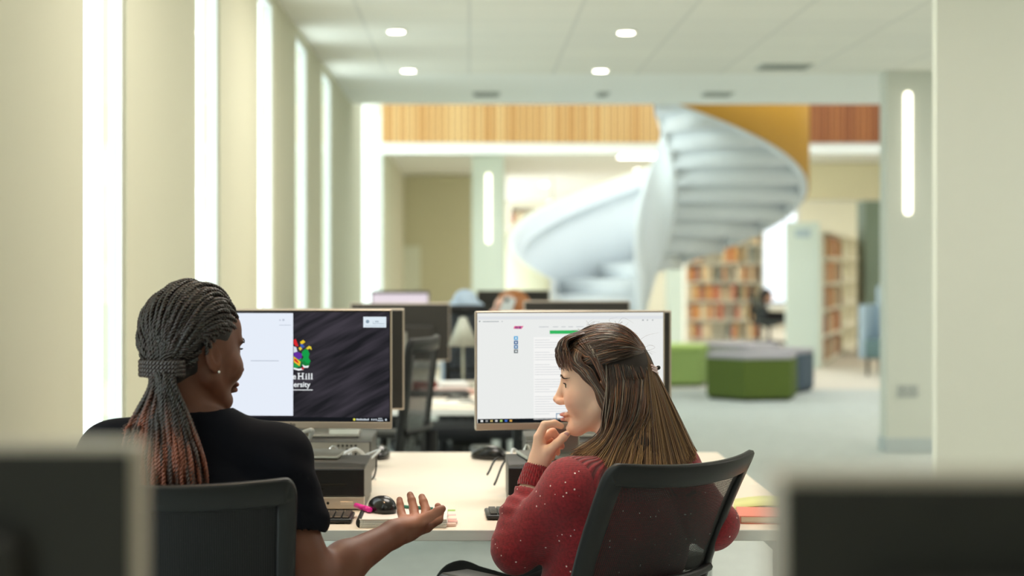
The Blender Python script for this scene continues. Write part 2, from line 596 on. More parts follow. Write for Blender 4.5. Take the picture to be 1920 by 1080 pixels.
slats('long pale timber slatted balcony front left of the spiral stair', P(715, 0, 19.4).x, P(1290, 0, 19.4).x,
      slat_mat('pale_slats', (236, 196, 132), (214, 160, 92), 0.074), mat('slat_backing', (120, 76, 34), 0.8))
slats('dark reddish timber slatted balcony front right of the spiral stair', P(1500, 0, 19.4).x, P(1800, 0, 19.4).x,
      slat_mat('red_slats', (176, 110, 58), (150, 86, 44), 0.074), mat('slat_backing_dark', (90, 44, 22), 0.7))

# ------------------------------------------------------------------ lamps on ceilings and columns
def downlight(x, y, label):
    t = thing('downlight', label, 'ceiling light', (x, y, CEIL), 0, 'round ceiling downlights')
    b = bmesh.new(); cyl(b, (0, 0, -0.012), (0, 0, 0), 0.060, 0.064, 32)
    obj('trim_ring', b, M_WHITE, t)
    b = bmesh.new(); cyl(b, (0, 0, -0.016), (0, 0, -0.0125), 0.046, 0.046, 32)
    obj('lamp', b, emis('lamp_glow', (255, 244, 222), 14), t)
for (x, y, s) in ((743, 56, 'left one of the nearer pair of round ceiling downlights'), (1174, 58, 'right one of the nearer pair of round ceiling downlights'),
                  (766, 130, 'left one of the farther pair of round ceiling downlights'), (1126, 130, 'right one of the farther pair of round ceiling downlights')):
    d = (CEIL - CAM_H) * F_PX / (VPY - y)
    downlight((x - VPX) * d / F_PX, d, s)

def strip_light(x, y, z, h, label):
    t = thing('wall_light', label, 'wall light', (x, y, z))
    b = bmesh.new(); w = 0.027
    box(b, -w, w, -0.012, 0.0, -h / 2 + w, h / 2 - w)
    cyl(b, (0, 0, -h / 2 + w), (0, -0.012, -h / 2 + w), w, w, 24); cyl(b, (0, 0, h / 2 - w), (0, -0.012, h / 2 - w), w, w, 24)
    obj('diffuser', b, emis('strip_glow', (255, 248, 226), 3.2), t)
    obj('back_plate', nbox(-w - 0.006, w + 0.006, 0.0, 0.005, -h / 2 - 0.004, h / 2 + 0.004), M_WHITE, t)
strip_light(P(1703, 0, 12.05).x, 12.064, P(0, 287, 12.05).z, 0.87, 'tall glowing strip light on the grey column at the right')
strip_light(P(916, 0, 21.3).x, 21.394, P(0, 390, 21.3).z, 0.87, 'tall glowing strip light on the far white column behind the desks')

# light panels added out of view to brighten the benches and far room
def panel(x, y, s, w=0.6, l=0.6, z=None, label='added square light panel above the desks'):
    z = CEIL if z is None else z
    t = thing('added_light_panel', label, 'ceiling light', (x, y, z), 0, 'added ceiling light panels')
    fr = bmesh.new(); box(fr, -w / 2 - .02, w / 2 + .02, -l / 2 - .02, l / 2 + .02, -0.012, 0)
    obj('panel_frame', fr, M_WHITE, t)
    obj('diffuser', nbox(-w / 2, w / 2, -l / 2, l / 2, -0.018, -0.0125), emis('added_panel_glow_%g' % s, (255, 247, 236), s), t)
for yy, s_ in ((0.9, 2.4), (4.7, 10.5), (7.6, 11.5)):
    for xx in (0.1, 3.4, 6.0):
        panel(xx, yy, s_, 0.9, 0.9)
for yy in (10.6, 13.3):
    for xx in (4.6, 7.2):
        panel(xx, yy, 9, 0.9, 0.9, label='added square light panel beyond the grey column')
for (xx, yy) in ((2.5, 21.2), (7.6, 23.8), (3.0, 25), (3.4, 31.5), (8.5, 29), (8.6, 33)):
    panel(xx, yy, 10, 1.2, 1.2, CEIL + 0.01, 'added square light panel in the far room')

# ceiling grilles
def grille(x, y, w, label, dep=0.30):
    t = thing('ceiling_vent', label, 'vent', (x, y, CEIL), 0, 'flat ceiling vents')
    b = bmesh.new(); box(b, -w / 2, w / 2, -dep / 2, dep / 2, -0.01, 0)
    obj('vent_frame', b, mat('vent_grey', (190, 196, 190), 0.6), t)
    s = bmesh.new()
    for i in range(7):
        yy = -dep / 2 + 0.03 + i * (dep - 0.06) / 6
        box(s, -w / 2 + 0.02, w / 2 - 0.02, yy - 0.008, yy + 0.008, -0.016, -0.0105)
    obj('louvres', s, mat('vent_dark', (160, 166, 160), 0.6), t)
grille(P(912, 0, 13.7).x, 13.7, 0.22, 'flat grey vent in the white ceiling margin above the slatted balcony')
grille(P(1130, 0, 13.7).x, 13.7, 0.10, 'smallest flat vent in the white ceiling margin')
grille(P(1345, 0, 13.7).x, 13.7, 0.24, 'flat grey vent in the white ceiling margin above the spiral stair')
grille(P(1470, 0, 11.8).x, 11.8, 0.36, 'wide flat vent in the ceiling tiles near the grey column', 0.3)

# socket on the column
t = thing('wall_socket', 'small double socket low on the grey column', 'socket', (P(1706, 0, 12.0).x, 12.07, P(0, 735, 12.0).z))
obj('face_plate', nbox(-0.073, 0.073, -0.012, 0, -0.043, 0.043, 0.004, 2), mat('socket_white', (176, 182, 178), 0.4), t)
b = bmesh.new()
for sx in (-0.034, 0.034):
    box(b, sx - 0.004, sx + 0.004, -0.014, -0.0121, 0.012, 0.024)
    box(b, sx - 0.014, sx - 0.006, -0.014, -0.0121, -0.014, -0.008); box(b, sx + 0.006, sx + 0.014, -0.014, -0.0121, -0.014, -0.008)
obj('socket_holes', b, M_DARK, t)

# ================================================================== SPIRAL STAIR
SCX, SCY, SR, SRI = P(1230, 0, 17).x, 17.0, 1.50, 0.20
st = thing('spiral_staircase', 'white sculptural spiral staircase with a mustard outer drum', 'staircase', (SCX, SCY, 0))
M_STAIR = mat('stair_white', (236, 241, 244), 0.45)
M_OCHRE = mat('ochre_cladding', (204, 150, 52), 0.5, var=0.06, scale=3)
M_CREAM = mat('cream_cladding', (244, 238, 205), 0.5)
def zs(deg):                    # underside of the flight at a given angle
    return 2.0 - 0.80 * deg / 90.0
def ribbon(r0, r1, d0, d1, below, above, step=3):
    vs, fs = [], []
    n = int(abs(d1 - d0) / step) + 1
    for i in range(n):
        d = d0 + (d1 - d0) * i / (n - 1)
        c, s = math.cos(R(d)), math.sin(R(d))
        zb = max(zs(d) - below, 0.0); zt = max(zs(d) + above, 0.02)
        vs += [(r0 * c, r0 * s, zb), (r1 * c, r1 * s, zb), (r1 * c, r1 * s, zt), (r0 * c, r0 * s, zt)]
    for i in range(n - 1):
        for k in range(4):
            fs.append((i * 4 + k, i * 4 + (k + 1) % 4, i * 4 + 4 + (k + 1) % 4, i * 4 + 4 + k))
    fs.append((0, 1, 2, 3)); fs.append((n * 4 - 4, n * 4 - 3, n * 4 - 2, n * 4 - 1))
    return vs, fs
D_TOP, D_BOT = -97, 222
def rib_obj(name, r0, r1, d0, d1, below, above, m, label=None):
    V, Fq = ribbon(r0, r1, d0, d1, below, above)
    o = raw(name, V, Fq, m, st, False)
    b = bmesh.new(); b.from_mesh(o.data); bmesh.ops.recalc_face_normals(b, faces=b.faces); b.to_mesh(o.data); b.free()
    if label: o['label'] = label
    return o
rib_obj('outer_balustrade', SR - 0.09, SR - 0.02, D_TOP, D_BOT, 0.02, 1.15, M_STAIR)
rib_obj('drum_cladding', SR - 0.02, SR, D_TOP, 60, 0.0, 1.17, M_OCHRE, 'mustard yellow outer cladding of the upper turn')
rib_obj('drum_cladding', SR - 0.02, SR, 60, D_BOT, 0.0, 1.17, M_CREAM, 'cream outer cladding of the lower turn')
rib_obj('inner_balustrade', SRI - 0.05, SRI + 0.02, D_TOP, D_BOT, 0.05, 1.20, M_STAIR)
rib_obj('handrail', SR - 0.16, SR - 0.12, D_TOP, D_BOT, -0.95, 1.0, M_STAIR)
NS = 17
for i in range(NS):
    a0 = D_BOT + (D_TOP - D_BOT) * i / NS; a1 = D_BOT + (D_TOP - D_BOT) * (i + 1) / NS
    z0 = zs((a0 + a1) / 2)
    vs, fs = [], []
    m = 6
    for j in range(m + 1):
        a = a0 + (a1 - a0) * j / m
        c, s = math.cos(R(a)), math.sin(R(a))
        for r_ in (SRI, SR - 0.09):
            vs += [(r_ * c, r_ * s, max(z0, 0.0)), (r_ * c, r_ * s, max(z0 + 0.24, 0.06))]
    for j in range(m):
        q = j * 4
        fs += [(q, q + 2, q + 6, q + 4), (q + 1, q + 5, q + 7, q + 3), (q, q + 4, q + 5, q + 1), (q + 2, q + 3, q + 7, q + 6)]
    fs += [(0, 1, 3, 2), (m * 4, m * 4 + 2, m * 4 + 3, m * 4 + 1)]
    raw('step', vs, fs, M_STAIR, st, False)

# ================================================================== BENCH DESKS
DZ = 0.73
def bench(label, x0, x1, y0, y1, deskm=M_DESK):
    cx, cy = (x0 + x1) / 2, (y0 + y1) / 2
    t = thing('bench_desk', label, 'desk', (cx, cy, 0))
    hx, hy = (x1 - x0) / 2, (y1 - y0) / 2
    b = bmesh.new(); box(b, -hx, hx, -hy, hy, DZ - 0.025, DZ, 0.0015, 1)
    bmesh.ops.recalc_face_normals(b, faces=b.faces)
    for f in b.faces: f.material_index = 0 if f.normal.z > 0.9 else 1
    obj('desktop', b, [deskm, M_EDGE], t)
    f = bmesh.new(); box(f, -hx + 0.1, hx - 0.1, -0.02, 0.02, DZ - 0.085, DZ - 0.026)
    obj('crossbeam', f, M_METALW, t)
    for sx in (-1, 1):
        l = bmesh.new(); xx = sx * (hx - 0.06)
        for sy in (-1, 1):
            box(l, xx - 0.025, xx + 0.025, sy * (hy - 0.10) - 0.025, sy * (hy - 0.10) + 0.025, 0, DZ - 0.026)
        box(l, xx - 0.02, xx + 0.02, -hy + 0.126, hy - 0.126, DZ - 0.07, DZ - 0.026)
        obj('leg_frame', l, M_METALW, t)
    return t
bench('pale laminate bench desk at which the two women sit', -0.90, 0.785, 3.81, 5.40)
bench('pale bench desk in front of the camera carrying dark blurred monitors', -0.95, 1.05, 0.25, 1.55)
bench('second bench desk behind, with cluttered pale top', -0.85, 0.79, 7.00, 8.75)
bench('farthest bench desk, under the back row of monitors', -0.85, 0.95, 10.4, 12.1)

# ------------------------------------------------------------------ monitors
def monitor(x, y, yaw, zb, zbase, label, w=0.503, h=0.303, group=None, kind='screen', th=0.022, hump=(0.17, 0.62)):
    """panel centre at x, y; local -Y is the screen side; zb bottom of panel; zbase what the foot stands on"""
    t = thing('monitor', label, 'monitor', (x, y, zbase), yaw, group)
    z0 = zb - zbase; z1 = z0 + h; hw = w / 2
    b = bmesh.new(); box(b, -hw, hw, 0.004, th, z0, z1, 0.004, 2)
    box(b, -hw, -hw + 0.004, -0.004, 0.01, z0, z1, 0.0015, 1); box(b, hw - 0.004, hw, -0.004, 0.01, z0, z1, 0.0015, 1)
    box(b, -hw, hw, -0.004, 0.01, z1 - 0.004, z1, 0.0015, 1)
    obj('rim', b, M_SILVER, t)
    obj('chin', nbox(-hw + 0.001, hw - 0.001, -0.006, 0.006, z0 + 0.0005, z0 + 0.018, 0.002, 2), M_SILVER, t)
    bk = bmesh.new(); box(bk, -hw + 0.005, hw - 0.005, th - 0.004, th + 0.002, z0 + 0.005, z1 - 0.005, 0.002, 1)
    box(bk, -hump[0], hump[0], th, th + 0.026, z0 + 0.004, z0 + h * hump[1], 0.012, 3)
    obj('back_cover', bk, M_BACK, t)
    s = bmesh.new(); box(s, -hw + 0.004, hw - 0.004, -0.003, 0.004, z0 + 0.018, z1 - 0.004)
    obj('bezel', s, mat('bezel_black', (14, 16, 16), 0.25), t)
    c = bmesh.new(); box(c, -0.032, 0.032, th + 0.02, th + 0.045, 0.008, z0 + h * 0.5, 0.004, 2)
    obj('stand_column', c, M_SILV2, t)
    f = bmesh.new(); box(f, -0.12, 0.12, -0.04, 0.13, 0, 0.010, 0.005, 2)
    obj('stand_base', f, M_SILV2, t)
    return t, z0, z1

def quad(x0, x1, z0, z1, m, parent, name, y=-0.0035, label=None):
    o = raw(name, [(x0, y, z0), (x1, y, z0), (x1, y, z1), (x0, y, z1)], [(0, 1, 2, 3)], m, parent, False)
    if label: o['label'] = label
    return o

def quads(lst, m, parent, name, y):
    vs, fs = [], []
    for i, (x0, x1, z0, z1) in enumerate(lst):
        vs += [(x0, y, z0), (x1, y, z0), (x1, y, z1), (x0, y, z1)]; fs.append((4 * i, 4 * i + 1, 4 * i + 2, 4 * i + 3))
    return raw(name, vs, fs, m, parent, False)

def poly(pts, m, parent, name, y):
    b = bmesh.new(); vs = [b.verts.new((x, y, z)) for x, z in pts]; b.faces.new(vs)
    bmesh.ops.recalc_face_normals(b, faces=b.faces)
    return obj(name, b, m, parent)
# ---- the left monitor, wallpaper with crest
def wallpaper_mat():
    m = emis('wallpaper_glow', (44, 42, 48), 1.0)
    nt = m.node_tree; e = nt.nodes['Emission']
    tc = nt.nodes.new('ShaderNodeTexCoord'); mp = nt.nodes.new('ShaderNodeMapping')
    mp.inputs['Rotation'].default_value = (0, R(28), 0)
    mp2 = nt.nodes.new('ShaderNodeMapping'); mp2.inputs['Scale'].default_value = (3, 1, 26)
    nt.links.new(mp.outputs[0], mp2.inputs[0])
    n = nt.nodes.new('ShaderNodeTexNoise'); n.inputs['Scale'].default_value = 2.0; n.inputs['Detail'].default_value = 2
    cr = nt.nodes.new('ShaderNodeValToRGB')
    cr.color_ramp.elements[0].position = 0.35; cr.color_ramp.elements[0].color = lin((30, 30, 34)) + (1,)
    cr.color_ramp.elements[1].position = 0.7; cr.color_ramp.elements[1].color = lin((62, 58, 66)) + (1,)
    nt.links.new(tc.outputs['Object'], mp.inputs[0]); nt.links.new(mp2.outputs[0], n.inputs['Vector'])
    nt.links.new(n.outputs['Fac'], cr.inputs[0]); nt.links.new(cr.outputs[0], e.inputs[0])
    return m
E = lambda rgb, s=1.0: emis('glow_%d_%d_%d' % rgb, rgb, s)
mL, z0, z1 = monitor(P(550, 0, 4.35).x, 4.35, R(-3), 0.905, 0.83, 'monitor with crest wallpaper in front of the woman with braids')
lx = lambda p: (p - 550) / 735.0
lz = lambda p: z0 + (804 - p) / 735.0
quad(lx(370), lx(731), lz(795), lz(586), wallpaper_mat(), mL, 'screen', -0.0034)
quad(lx(370), lx(550), lz(780), lz(588), E((222, 229, 240)), mL, 'browser_window', -0.0038, 'white document window')
quad(lx(370), lx(731), lz(794), lz(782.5), E((22, 24, 28)), mL, 'taskbar', -0.0037)
quad(lx(682), lx(725), lz(614.5), lz(594.5), E((214, 226, 234)), mL, 'desktop_widget', -0.0038, 'small white label box at top right of the screen')
quads([(lx(700), lx(722), lz(608), lz(606.8)), (lx(700), lx(701), lz(607), lz(603)), (lx(704), lx(711), lz(605), lz(602)), (lx(686), lx(722), lz(612), lz(611.2))], E((170, 184, 196)), mL, 'widget_lettering', -0.0041)
b = bmesh.new(); bmesh.ops.create_circle(b, cap_ends=True, radius=0.0045, segments=16, matrix=Matrix.Translation((lx(690), -0.0041, lz(603.5))) @ Matrix.Rotation(PI / 2, 4, 'X'))
obj('widget_icon', b, E((130, 150, 165)), mL)
quads([(lx(524), lx(527), lz(602), lz(600)), (lx(530), lx(533.5), lz(602.5), lz(599)), (lx(524), lx(546), lz(611), lz(610)), (lx(470), lx(523), lz(678), lz(676.6))], E((176, 184, 198)), mL, 'window_text', -0.0041)
quads([(lx(432), lx(441), lz(790), lz(781))], E((226, 150, 40)), mL, 'taskbar_icon', -0.0040)
b = bmesh.new(); bmesh.ops.create_circle(b, cap_ends=True, radius=0.0030, segments=16, matrix=Matrix.Translation((lx(665), -0.0040, lz(786.5))) @ Matrix.Rotation(PI / 2, 4, 'X'))
obj('weather_icon', b, E((225, 220, 90)), mL)
quads([(lx(669 + i * 2.4), lx(670.8 + i * 2.4), lz(788), lz(784.6 + (i % 3) * 0.6)) for i in range(10)] +
      [(lx(697 + i * 4), lx(699 + i * 4), lz(788), lz(785)) for i in range(3)] +
      [(lx(710 + i * 1.6), lx(711 + i * 1.6), lz(785.4), lz(783.6)) for i in range(5)] + [(lx(708.5 + i * 1.6), lx(709.6 + i * 1.6), lz(789.2), lz(787)) for i in range(7)] +
      [(lx(723), lx(726), lz(788.4), lz(785))], E((205, 214, 222)), mL, 'taskbar_lettering', -0.0040)
# crest: only its right half shows beyond the white window
S = lambda pts: [(lx(x), lz(y)) for x, y in pts]
yc = -0.0036
for k_, (nm, rgb, pts) in enumerate([
    ('crest_mantling', (28, 140, 64), [(551, 668), (560, 660), (566, 668), (565, 688), (551, 692)]),
    ('crest_supporter', (22, 150, 70), [(567, 660), (573, 655), (578, 657), (581, 664), (579, 671), (583, 678), (578, 684), (573, 679), (569, 684), (566, 677), (570, 670), (566, 666)]),
    ('crest_supporter', (24, 120, 58), [(570, 676), (576, 682), (582, 681), (580, 687), (570, 688), (566, 684)]),
    ('crest_beast', (220, 200, 60), [(574, 654), (580, 649), (584, 651), (585, 657), (581, 654), (578, 656)]),
    ('crest_helm', (210, 215, 225), [(551, 650), (556, 652), (558, 660), (553, 664), (551, 663)]),
    ('crest_plume', (206, 40, 44), [(551, 638), (555, 636), (558, 644), (560, 650), (555, 650), (551, 645)]),
    ('crest_flower', (226, 190, 40), [(563, 642), (569, 638), (573, 642), (569, 645), (565, 646)]),
    ('crest_flower', (230, 200, 60), [(560, 653), (564, 651), (567, 655), (563, 658)]),
    ('crest_leaf', (60, 90, 170), [(563, 646), (568, 646), (572, 651), (566, 654)]),
    ('crest_shield', (96, 46, 150), [(551, 662), (558, 660), (567, 664), (566, 672), (560, 675), (551, 668)]),
    ('crest_band', (236, 190, 50), [(551, 669), (564, 679), (562, 687), (551, 679)]),
    ('crest_roses', (205, 50, 40), [(552, 673), (556, 674), (560, 679), (561, 683), (556, 680), (552, 677)]),
    ('crest_shield_point', (40, 150, 80), [(551, 681), (561, 688), (551, 689)]),
    ('crest_scroll', (235, 238, 240), [(551, 690), (560, 692), (568, 691), (570, 694), (560, 695.5), (551, 693)]),
    ('crest_scroll', (235, 238, 240), [(567, 684), (573, 687), (580, 686), (578, 690), (570, 690)]),
    ('crest_scroll_tail', (200, 40, 50), [(567, 689), (571, 690), (569, 694), (566, 693)])]):
    poly(S(pts), E(rgb), mL, nm, yc - 0.00002 * k_)
tm = lambda px, py: Matrix.Translation((lx(px), -0.0042, lz(py))) @ Matrix.Rotation(PI / 2, 4, 'X')
WT = E((232, 236, 238))
obj('wallpaper_lettering', text_bm('e', 0.0205, tm(548.6, 711.5), off=0.0003), WT, mL)
obj('wallpaper_lettering', text_bm('H', 0.0215, tm(558.6, 711.5), off=0.0004), WT, mL)
for g_, x_ in (('i', 573.0), ('l', 578.2), ('l', 583.4)): obj('wallpaper_lettering', text_bm(g_, 0.0215, tm(x_, 711.5), off=0.0005), WT, mL)
obj('wallpaper_lettering', text_bm('ersity', 0.0190, tm(550.8, 726.0), off=0.0003), WT, mL)
quads([(lx(558.6), lx(563.2), lz(711.8), lz(710.7)), (lx(566.2), lx(571.0), lz(711.8), lz(710.7)), (lx(558.6), lx(563.2), lz(700.9), lz(699.8)), (lx(566.2), lx(571.0), lz(700.9), lz(699.8)), (lx(572.6), lx(576.8), lz(711.8), lz(710.9)), (lx(577.8), lx(582.0), lz(711.8), lz(710.9)), (lx(583.0), lx(587.2), lz(711.8), lz(710.9)),
       (lx(550), lx(587), lz(732.3), lz(730.9))], WT, mL, 'wallpaper_serifs', -0.0043)
b = text_bm('hp', 0.0135, Matrix.Translation((-0.007, -0.0068, z0 + 0.006)) @ Matrix.Rotation(PI / 2, 4, 'X') @ Matrix.Shear('XZ', 4, (0.0, 0.0)), off=0.0001)
obj('maker_emblem', b, M_DARK, mL)

# ---- the right monitor, web page
RD = 4.33
RYAW = R(8)
mR, z0r, z1r = monitor(P(1070, 0, RD).x, RD, RYAW, 0.905, 0.83, 'monitor with a white web page in front of the woman in red', w=0.488, h=0.300)
rx = lambda p: (p - 1070) / (F_PX / RD * 0.988)
rz = lambda p: z0r + (801 - p) / (F_PX / RD)
quad(-0.240, 0.240, z0r + 0.0185, z1r - 0.0045, E((226, 228, 226)), mR, 'screen', -0.0034)
quad(-0.239, 0.239, z0r + 0.0185, z0r + 0.029, E((18, 22, 26)), mR, 'taskbar', -0.0037)
quad(-0.239, 0.239, z1r - 0.021, z1r - 0.013, E((214, 217, 220)), mR, 'browser_bar', -0.0037)
quad(rx(1000), rx(1200), rz(782), rz(628), E((236, 236, 234)), mR, 'page_column', -0.0037)
quad(rx(1030), rx(1084), rz(622), rz(615.5), E((52, 176, 94)), mR, 'page_banner', -0.0039, 'green page banner')
ln = []
for i in range(31):
    y = 633 + i * 4.6
    if i in (4, 9, 15, 22): continue
    ln.append((rx(1002), rx(1062 + random.random() * 80 if i % 5 else 1030), rz(y + 0.9), rz(y)))
quads(ln, E((196, 198, 200)), mR, 'page_text', -0.0039)
quads([(rx(x), rx(x + w), rz(609.6), rz(608.2)) for x, w in ((1010, 18), (1036, 10), (1052, 8), (1065, 9), (1080, 14), (1101, 12), (1118, 16))], E((186, 190, 194)), mR, 'page_menu', -0.0039)
quads([(rx(898), rx(900.5), rz(599), rz(597)), (rx(905), rx(935), rz(599), rz(598)), (rx(940), rx(942), rz(599), rz(598)), (rx(1205), rx(1208), rz(598), rz(596)), (rx(1214), rx(1216), rz(598), rz(596)), (rx(1224), rx(1226), rz(598), rz(596)), (rx(1150), rx(1153), rz(608), rz(605.5))], E((120, 128, 134)), mR, 'browser_icons', -0.0040)
poly([(rx(962), rz(612)), (rx(964), rz(607)), (rx(981), rz(607)), (rx(977), rz(612.5))], E((214, 96, 140)), mR, 'page_emblem', -0.0040)
quads([(rx(966), rx(968), rz(612), rz(608)), (rx(969.5), rx(971), rz(612), rz(608)), (rx(973), rx(975.5), rz(612), rz(608))], E((88, 60, 120)), mR, 'page_emblem_lettering', -0.0042)
for i, c_ in enumerate(((60, 160, 210), (30, 86, 140), (52, 110, 160), (96, 104, 106))):
    y = 626 + i * 8.2
    quads([(rx(963), rx(970.5), rz(y + 7), rz(y))], E(c_), mR, 'share_button', -0.0040)
    quads([(rx(965.4), rx(968.2), rz(y + 5), rz(y + 2))], E((230, 236, 238)), mR, 'share_mark', -0.0042)
for i, c_ in enumerate(((230, 230, 228), (150, 150, 150), (190, 170, 110), (200, 200, 200), (170, 200, 110), (70, 110, 200), (210, 160, 80))):
    x = 901 + i * 9.0
    quads([(rx(x), rx(x + 4.5), z0r + 0.0215, z0r + 0.0262)], E(c_), mR, 'taskbar_icon', -0.0040)
bxm = bmesh.new()
for a_, b_, c_, d_ in ((1044, 1051, 771.6, 770.4), (1044, 1045, 781, 771)):
    pass
bxm.free()
quads([(rx(1042), rx(1052), rz(772), rz(770.6)), (rx(1042), rx(1043.3), rz(782), rz(771))], E((40, 110, 150)), mR, 'page_corner_mark', -0.0040)

# ---- the two monitors behind them, seen from the back, and the far rows
monitor(P(599, 0, 4.98).x, 4.98, PI + R(2), 0.900, 0.83, 'monitor seen from behind, peeping out right of the crest monitor', w=0.495, h=0.295)
monitor(P(1098, 0, 4.98).x, 4.98, PI - R(4), 0.895, 0.83, 'monitor seen from behind, edge showing right of the web page monitor', w=0.495, h=0.295)
def far_mon(px, d, top, label, yaw=PI, w=0.50, h=0.29):
    zt = P(0, top, d).z
    return monitor(P(px, 0, d).x, d, yaw, zt - h, DZ, label, w, h)
far_mon(750, 8.55, 568, 'dark monitor back on the second bench, left of its aisle of papers', PI + R(3))
far_mon(1081, 8.05, 564, 'dark monitor back on the second bench just above the web page monitor', PI)
far_mon(962, 11.7, 544, 'dark monitor back on the farthest bench behind the ginger-haired person', PI)
# a lit monitor on the farthest bench
fm, fz0, fz1 = monitor(P(750, 0, 11.6).x, 11.6, 0, P(0, 545, 11.6).z - 0.28, DZ, 'far monitor with a pale glowing screen beside the dark-haired head', 0.40, 0.28)
quad(-0.19, 0.19, fz0 + 0.16, fz1 - 0.02, E((226, 214, 222)), fm, 'screen', -0.0036)
# foreground monitors, very near the camera, backs toward it
monitor(-0.204 - 0.262, 1.09, R(0) + PI, 1.209 - 0.303, DZ, 'large blurred dark monitor in the near left corner', w=0.52, h=0.303, hump=(0.19, 0.82))
monitor(0.158 + 0.27, 0.93, PI - R(1), 1.209 - 0.303, DZ, 'large blurred dark monitor in the near right corner', w=0.53, h=0.303, hump=(0.215, 0.82))

# ---- small form factor desktop computers
def pc(x, y, label, rear=False):
    t = thing('desktop_computer', label, 'computer', (x, y, DZ), PI if rear else 0)
    w, dd, h = 0.285, 0.31, 0.10
    c = bmesh.new(); box(c, -w / 2, w / 2, -dd / 2 + 0.02, dd / 2, 0.004, h, 0.002, 1)
    obj('case', c, mat('pc_case', (62, 62, 60), 0.42, metal=0.3), t)
    obj('front_panel', nbox(-w / 2, w / 2, -dd / 2, -dd / 2 + 0.0199, 0.033, h, 0.003, 2), M_DARKB, t)
    obj('port_strip', nbox(-w / 2, w / 2, -dd / 2 - 0.001, -dd / 2 + 0.0199, 0.004, 0.0328, 0.002, 2), M_SILVER, t)
    p = bmesh.new()
    for i, (a, w_) in enumerate(((-0.11, 0.012), (-0.085, 0.012), (-0.055, 0.012), (0.0, 0.012))):
        box(p, a, a + w_, -dd / 2 - 0.0016, -dd / 2 - 0.0011, 0.016, 0.021)
    cyl(p, (0.035, -dd / 2 - 0.0016, 0.018), (0.035, -dd / 2 - 0.0011, 0.018), 0.0035, n=12); cyl(p, (0.055, -dd / 2 - 0.0016, 0.018), (0.055, -dd / 2 - 0.0011, 0.018), 0.0035, n=12)
    obj('ports', p, M_DARK, t)
    obj('power_button', nbox(0.085, 0.115, -dd / 2 - 0.0018, -dd / 2 - 0.0011, 0.014, 0.022, 0.0003, 1), mat('button_silver', (214, 202, 186), 0.3, metal=0.4), t)
    e = bmesh.new(); box(e, -0.02, 0.10, -dd / 2 - 0.0006, -dd / 2 - 0.0001, 0.060, 0.066); box(e, 0.0, 0.045, -dd / 2 - 0.0007, -dd / 2 - 0.0001, 0.050, 0.054)
    obj('optical_drive', e, mat('drive_gloss', (44, 44, 42), 0.2), t)
    # back: connectors and vent holes
    v = bmesh.new()
    for i in range(5):
        for j in range(3):
            cyl(v, (-0.10 + i * 0.012, dd / 2, 0.065 + j * 0.011), (-0.10 + i * 0.012, dd / 2 + 0.0008, 0.065 + j * 0.011), 0.004, n=8)
    for i in range(6):
        box(v, 0.0 + i * 0.019, 0.012 + i * 0.019, dd / 2, dd / 2 + 0.001, 0.02, 0.03)
    obj('rear_connectors', v, M_DARK, t)
    obj('rear_plate', nbox(-w / 2 + 0.004, w / 2 - 0.004, dd / 2 - 0.001, dd / 2 + 0.0004, 0.008, h - 0.004), M_SILV2, t)
    ft = bmesh.new()
    for sx in (-1, 1):
        for sy in (-1, 1):
            cyl(ft, (sx * 0.12, sy * 0.12, 0), (sx * 0.12, sy * 0.12, 0.004), 0.010, n=12)
    obj('feet', ft, M_DARK, t)
    return t
pc(P(683, 0, 4.11).x - 0.1425, 4.11 + 0.155, 'black desktop computer under the crest monitor beside the woman with braids')
pc(P(941, 0, 4.30).x + 0.155, 4.29, 'desktop computer under the web page monitor behind the raised hand')
pc(-0.275 - 0.1425, 4.92, 'desktop computer facing away behind the crest monitor, its grey flank showing', True)
pc(0.30, 4.92, 'desktop computer facing away behind the web page monitor', True)

# ---- keyboards and mice
def keyboard(x, y, rz, label):
    t = thing('keyboard', label, 'keyboard', (x, y, DZ), rz)
    w, dd = 0.435, 0.125
    b = bmesh.new(); box(b, -w / 2, w / 2, -dd / 2, dd / 2, 0.002, 0.012, 0.004, 2)
    obj('keyboard_body', b, M_DARKB, t)
    km = mat('key_black', (40, 40, 40), 0.35)
    blocks = [(-0.208, 15, 0.0187), (0.0785, 3, 0.0187), (0.1395, 4, 0.0187)]
    k = bmesh.new()
    for x0_, nc, p in blocks:
        for r_ in range(6):
            for c_ in range(nc):
                if x0_ == 0.0785 and r_ in (2,): continue
                if x0_ == 0.0785 and r_ == 1 and c_ != 1: continue
                xx = x0_ + c_ * p; yy = -0.055 + r_ * 0.0185
                box(k, xx, xx + p - 0.0025, yy, yy + 0.016, 0.0121, 0.0165, 0.0012, 1)
    obj('keys', k, km, t)
    f = bmesh.new()
    for sx in (-1, 1):
        for sy in (-1, 1): box(f, sx * 0.19 - 0.01, sx * 0.19 + 0.01, sy * 0.05 - 0.004, sy * 0.05 + 0.004, 0, 0.002)
    obj('feet', f, M_DARK, t)
    return t
keyboard(P(661, 0, 3.93).x - 0.2175, 3.955, 0, 'black keyboard on the desk by the woman with braids')
keyboard(P(910, 0, 4.0).x + 0.2175, 4.02, R(2), 'black keyboard mostly hidden behind the red sleeve')

